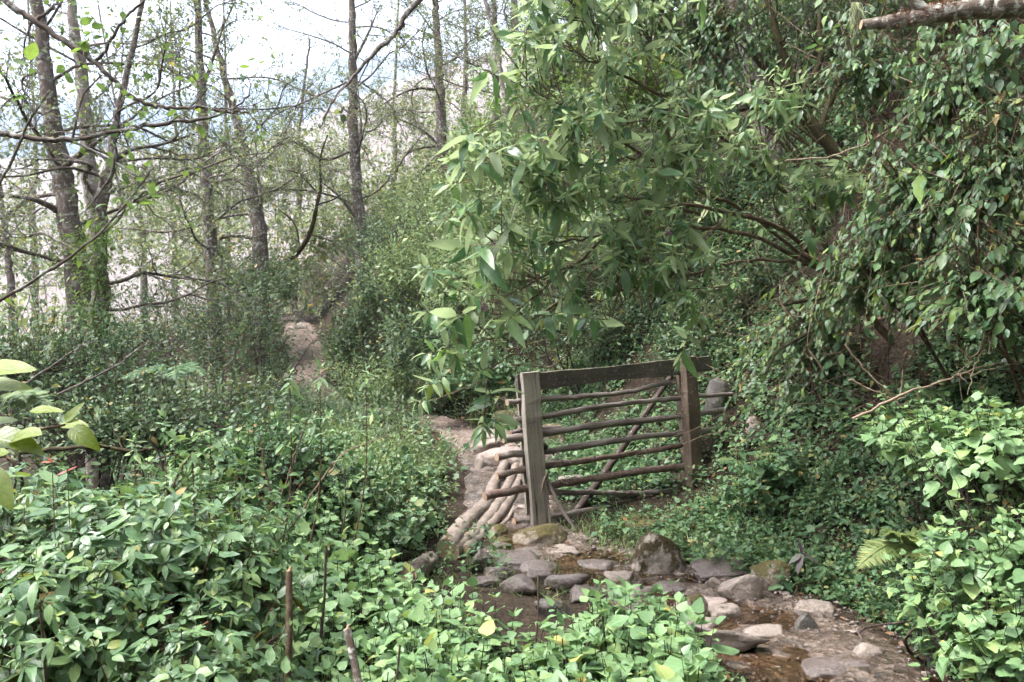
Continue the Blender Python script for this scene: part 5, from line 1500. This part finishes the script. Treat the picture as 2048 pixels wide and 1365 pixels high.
for k in range(40):
    p = at(1712 + rng.normal(0, 6), 5, 3.9); tube(a, rand_walk(p, [0, 0, -1], rng.uniform(.06, .18), 5, .35, -.3), .0016, 3, 0, 0, False)
tag(link('beard_lichen', a.mesh('beard_lichen', ['lichen_beard'])), 'pale wisp of beard lichen hanging at the upper edge', 'lichen')

# ================================================================ ferns, seedlings and other single plants
def fern(label, px, py, Y, dirs, L_, mat='fern_leaf', group=None):
    b = at(px, py, Y); th = thing('fern', label, 'fern', b, group)
    for dx, dy, dz in dirs:
        d = norm(np.array([dx, dy, dz], float)); q = rand_walk(b, d, L_ * rng.uniform(.8, 1.1), 24, .02, -.035)
        a = Acc(); tube(a, q, (.004, .003, .001), 4, 1)
        T = norm(np.gradient(q, axis=0)); side = norm(np.cross(T, np.array([0, -.35, 1.0]))); N = np.cross(side, T)
        P, Aa, Nn, Sc = [], [], [], []
        for i in range(3, 25):
            f = i / 24; ln = L_ * .26 * math.sin(math.pi * min(1, f * .92 + .1)) ** .8 * (1.1 - .75 * f) * 1.3
            for s_ in (-1, 1):
                for h in (0, .5):
                    p = q[i] * (1 - h) + q[i - 1] * h
                    P.append(p); Aa.append(norm(side[i] * s_ + T[i] * .35 + [0, 0, -.12])); Nn.append(N[i]); Sc.append(max(ln, .012))
        lv = Leaves(); lv.add(P, Aa, Nn, Sc); bake(a, lv.arrays(), 'pinna', 1, 0)
        part('frond', a, [mat, 'green_stem'], th)
    return th
fern('yellow-green fern with arching fronds on the right bank', 1800, 1085, 4.5, [(.4, -.5, .45), (-.8, -.5, .12), (.85, -.2, .5), (.1, -.8, .15), (-.3, -.6, .5)], .42)
fern('small dark fern on the bank right of the gate', 1500, 935, 6.6, [(-.6, -.4, .5), (.5, -.6, .4), (0, -.8, .3)], .4, 'cover_leaf')
fern('small fern on the bank above the purple seedling', 1560, 955, 6.2, [(-.7, -.4, .3), (.6, -.5, .4), (.1, -.8, .4)], .36, 'cover_leaf')
fern('dark fern in shade high on the right bank', 1890, 790, 4.9, [(-.8, -.3, .35), (.7, -.4, .4), (0, -.7, .5)], .4, 'cover_leaf')
fern('long pale fern drooping beside the big rounded bush', 345, 735, 7.6, [(-.9, -.35, .18), (.9, -.2, .3), (.4, -.7, .1)], .5, 'cover_leaf')
fern('pale fern at the left edge behind the yellow leaves', 20, 795, 5.4, [(.9, -.3, .15), (.7, -.5, .4)], .5, 'pale_shrub_leaf')

def seedling(name, label, px, py, Y, leafs, shape, mat, stem_h, smat='dark_stem', cat='seedling'):
    b = at(px, py, Y); g0 = b.copy(); g0[2] = float(height(b[0], b[1]))
    if g0[2] > b[2] - .03: g0[2] = b[2] - stem_h
    th = thing(name, label, cat, g0)
    a = Acc(); tube(a, smooth_path([g0, (g0 + b) / 2 + [.02, 0, 0], b], 8), (.005, .003) if cat != 'shoot' else (.003, .0015), 5, 0); part('stem', a, [smat], th)
    for dx, dy, dz, s_ in leafs:
        Aa = norm(np.array([dx, dy, dz], float)); N = np.array([rng.normal(0, .2), -.45, 1.0]); X = norm(np.cross(Aa, N)); N = np.cross(X, Aa)
        single_leaf(th, b, X, Aa, N, s_, shape, mat, 1 if s_ > .05 else None)
    return th
seedling('seedling', 'purple-leaved seedling beside the moss-topped stone', 1604, 1108, 4.9, [(-.8, -.3, -.35, .12), (.85, -.2, -.3, .13), (-.45, -.5, -.75, .14), (-.05, .3, 1, .10), (.15, -.3, .8, .05)], 'narrow', 'purple_leaf', .15)
seedling('seedling', 'purple-leaved seedling in the bottom right corner', 1985, 1238, 3.3, [(-.9, -.3, .5, .11), (-.85, -.4, -.35, .13), (.7, -.2, .55, .09), (.1, .2, 1, .09), (.6, -.5, -.4, .10)], 'narrow', 'purple_leaf', .15)
seedling('seedling', 'brownish seedling with long leaves at the right edge', 2020, 1345, 3.1, [(-1, -.3, .0, .14), (.2, -.2, 1, .10), (-.4, -.6, .6, .08)], 'narrow', 'purple_leaf', .15)
seedling('seedling', 'glossy broad-leaved seedling on the bank above the fern', 1860, 975, 4.6, [(-.7, -.5, -.4, .12), (.3, -.6, -.7, .11), (.8, -.3, .1, .10), (-.2, -.3, .6, .10), (.5, -.5, -.2, .10)], 'big', 'vine_leaf', .2, 'green_stem')
seedling('withered_stalk', 'withered stalk with hanging orange-brown leaves on the right bank', 1908, 1105, 3.9, [(-.15, -.3, -1, .13), (.1, -.3, -1, .10), (.35, -.2, -.9, .15)], 'big', 'orange_leaf', .3, 'dry_stem', 'plant')
seedling('seedling', 'big-leaved seedling hanging in the dark hollow', 1775, 160, 6.0, [(-1, -.3, -.1, .32), (-.9, -.4, -.35, .30), (.2, -.3, .7, .25), (-.6, -.5, -.7, .28)], 'big', 'shrub_leaf', .4)
# yellow-green spotted leaves right in front at the left edge
def front_plant():
    b = at(-110, 1010, 2.0); th = thing('spotted_plant', 'near plant with large yellow-green brown-spotted leaves at the left edge', 'plant', b)
    nodes = [(-70, 760, 1.9), (-60, 860, 1.95), (40, 930, 2.0), (130, 850, 2.05)]
    for x, y, Y in nodes:
        a = Acc(); tube(a, smooth_path([b, (b + at(x, y, Y)) / 2 + [0, .05, .06], at(x, y, Y)], 10), (.006, .003), 5, 0, .1); part('stem', a, ['brown_stem'], th)
    for x, y, Y, dx, dy, dz, s_, k in [(-60, 750, 1.9, 1, -.1, .28, .165, 1), (-62, 775, 1.92, .95, -.15, .02, .172, 0), (-55, 860, 1.95, .9, -.3, .22, .15, 0), (-30, 880, 2.0, .95, -.2, .1, .16, 2), (-40, 935, 1.9, .8, -.4, -.5, .15, 1),
                                 (60, 822, 2.05, .95, -.1, .02, .095, 0), (120, 850, 2.1, .9, -.2, .15, .085, 1), (140, 858, 2.05, .9, -.3, -.35, .10, 2), (85, 870, 2.0, -.95, -.2, .05, .11, 2), (130, 845, 2.1, .5, .3, .7, .07, 0), (20, 905, 2.05, -.7, -.4, -.1, .12, 0)]:
        p = at(x, y, Y); Aa = norm(np.array([dx, dy, dz])); N = np.array([rng.normal(0, .25), -.55, 1.0]); X = norm(np.cross(Aa, N)); N = np.cross(X, Aa)
        single_leaf(th, p, X, Aa, N, s_, 'big', 'yellow_leaf', k)
front_plant()
seedling('red_shoot', 'young shoot with small red leaves above the brambles', 104, 925, 2.9, [(-.9, -.2, .15, .045), (.7, -.2, .4, .03), (-.5, -.1, .7, .03)], 'narrow', 'red_leaf', .25, 'brown_stem', 'shoot')
seedling('red_shoot', 'young shoot with orange leaves just right of the red shoot', 135, 942, 2.9, [(.9, -.2, .3, .045), (-.7, -.3, -.3, .04)], 'narrow', 'red_leaf', .2, 'brown_stem', 'shoot')

# cut stakes in front
def stake(label, top, bot, r, mat):
    t = thing('stake', label, 'stake', bot)
    a = Acc(); tube(a, smooth_path([np.array(bot) - [0, 0, .25], bot, (np.array(top) + bot) / 2 + [.006, 0, 0], top], 26), (r * 1.15, r, r * .95), 10, 0, .10, True, 1, r * 300); sh = part('shaft', a, [mat, 'cut_wood'], t)
    a = Acc(); tp = np.array(top)
    tube(a, [tp - [.0, 0, .012], tp + [r * .5, 0, r * 1.1]], (r * .8, r * .25), 6, 0, .3); part('splinter', a, ['cut_wood'], sh)
stake('straight brown cut stake standing before the brambles', at(578, 1142, 2.9), at(572, 1420, 2.85), .0135, 'brown_stem')
stake('short dark broken stake leaning left at the bottom edge', at(694, 1258, 2.7), at(722, 1420, 2.65), .0135, 'lichen_bark')
for lb, t, b_, r in [('thin dead stalk standing right of the dark hollow', (652, 1092, 3.6), (640, 1300, 3.5), .006), ('pair-less dead stalk standing in the near herbs', (800, 1290, 2.9), (782, 1400, 2.85), .004), ('tall dark herb stalk with paired leaves by the dark stone', (1076, 1150, 3.9), (1072, 1290, 3.8), .005)]:
    stake(lb, at(*t), at(*b_), r, 'dark_stem')

# pale soft-leaved shoots standing in front of the centre-left
tmw = templates(sprig_whorl, n=13, L=.14, ll=.085)
for k, (lb, x, y, Y) in enumerate([('pale whorled shoot in front of the far path foot', 580, 790, 4.4), ('pale whorled shoot right of the far path foot', 732, 775, 4.8), ('pale whorled shoot below the long pale fern', 330, 890, 3.9),
                  ('pale whorled shoot left of the dark hollow', 385, 925, 3.8), ('pale whorled shoot above the bramble spray', 270, 930, 3.6), ('pale whorled shoot at the edge of the pale mound', 640, 780, 4.6), ('pale whorled shoot beside the brambles at the left edge', 80, 1205, 2.3), ('pale whorled shoot between the mounds in the centre left', 690, 935, 4.9)]):
    tip = at(x, y, Y); g0 = np.array([tip[0] - .15, tip[1] + .1, float(height(tip[0] - .15, tip[1] + .1))])
    th = thing('whorled_shoot', lb, 'shoot', g0)
    q = smooth_path([g0, (g0 + tip) / 2 + [.06, 0, .05], tip], 12); a = Acc(); tube(a, q, (.007, .003), 5, 0, .05); part('stem', a, ['brown_stem'], th)
    lv = Leaves(); foot = [tip, q[9], q[8]]; place(lv, tmw, np.array(foot), np.array([norm(q[-1] - q[-3]), norm(np.array([.5, -.3, .5])), norm(np.array([-.6, -.3, .5]))]), np.array([1.0, .8, .8]), .2, 1.0, 0, None, .3)
    leaves_to_parts(th, lv, 'lance', 'herb_leaf', 0, 60)

# bright climber on the forked trunk
th = thing('climbing_vine', 'bright green climber wrapping the lower forked trunk', 'climber', at(196, 700, 9.1))
n = 230; f = rng.random(n); x = 196 + rng.normal(0, 14, n) + 25 * (f < .35) * rng.normal(0, 1, n); y = 720 - 270 * f
P0 = np.stack([(x - 1024) / FPX * 9.1, np.full(n, 9.1) + rng.normal(0, .08, n) - .06, CAMZ + (682.5 - y) / FPX * 9.1], -1)
lv = Leaves(); D = norm(np.stack([rng.normal(0, .7, n), rng.uniform(-1, 0, n), rng.uniform(-.5, .8, n)], -1)); place(lv, SP['vine'][0], P0, D, rng.uniform(.45, .8, n), .4, 1.0, 0, None, .4)
a = Acc(); tube(a, smooth_path([at(200, 720, 9.1), at(186, 620, 9.1), at(206, 540, 9.1), at(192, 450, 9.1)], 20), .012, 5, 0, .1); part('stem', a, ['green_stem'], th)
leaves_to_parts(th, lv, 'leaflet', 'bright_vine_leaf', 1, 80)

# ================================================================ hazy air
m = NT('haze_air')
pv = m.n('ShaderNodeVolumePrincipled'); pv.inputs['Density'].default_value = .00024; pv.inputs['Color'].default_value = (.66, .78, 1.0, 1); pv.inputs['Anisotropy'].default_value = .2
m.l(pv.outputs[0], m.out.inputs['Volume'])
a = Acc(); x0, x1, y0, y1, z0, z1 = -11500, 5400, -60, 3700, -75, 1480
V = np.array([(x, y, z) for x in (x0, x1) for y in (y0, y1) for z in (z0, z1)], float)
F_ = [(0, 1, 3), (0, 3, 2), (4, 6, 7), (4, 7, 5), (0, 4, 5), (0, 5, 1), (2, 3, 7), (2, 7, 6), (0, 2, 6), (0, 6, 4), (1, 5, 7), (1, 7, 3)]
a.add(V, F_, V); o = link('haze', a.mesh('haze', ['haze_air'])); o['kind'] = 'stuff'
print('LEAF OBJECTS', N_LEAF[0], 'TRIS', sum(len(me.polygons) for me in bpy.data.meshes), 'OBJ', len(bpy.data.objects))
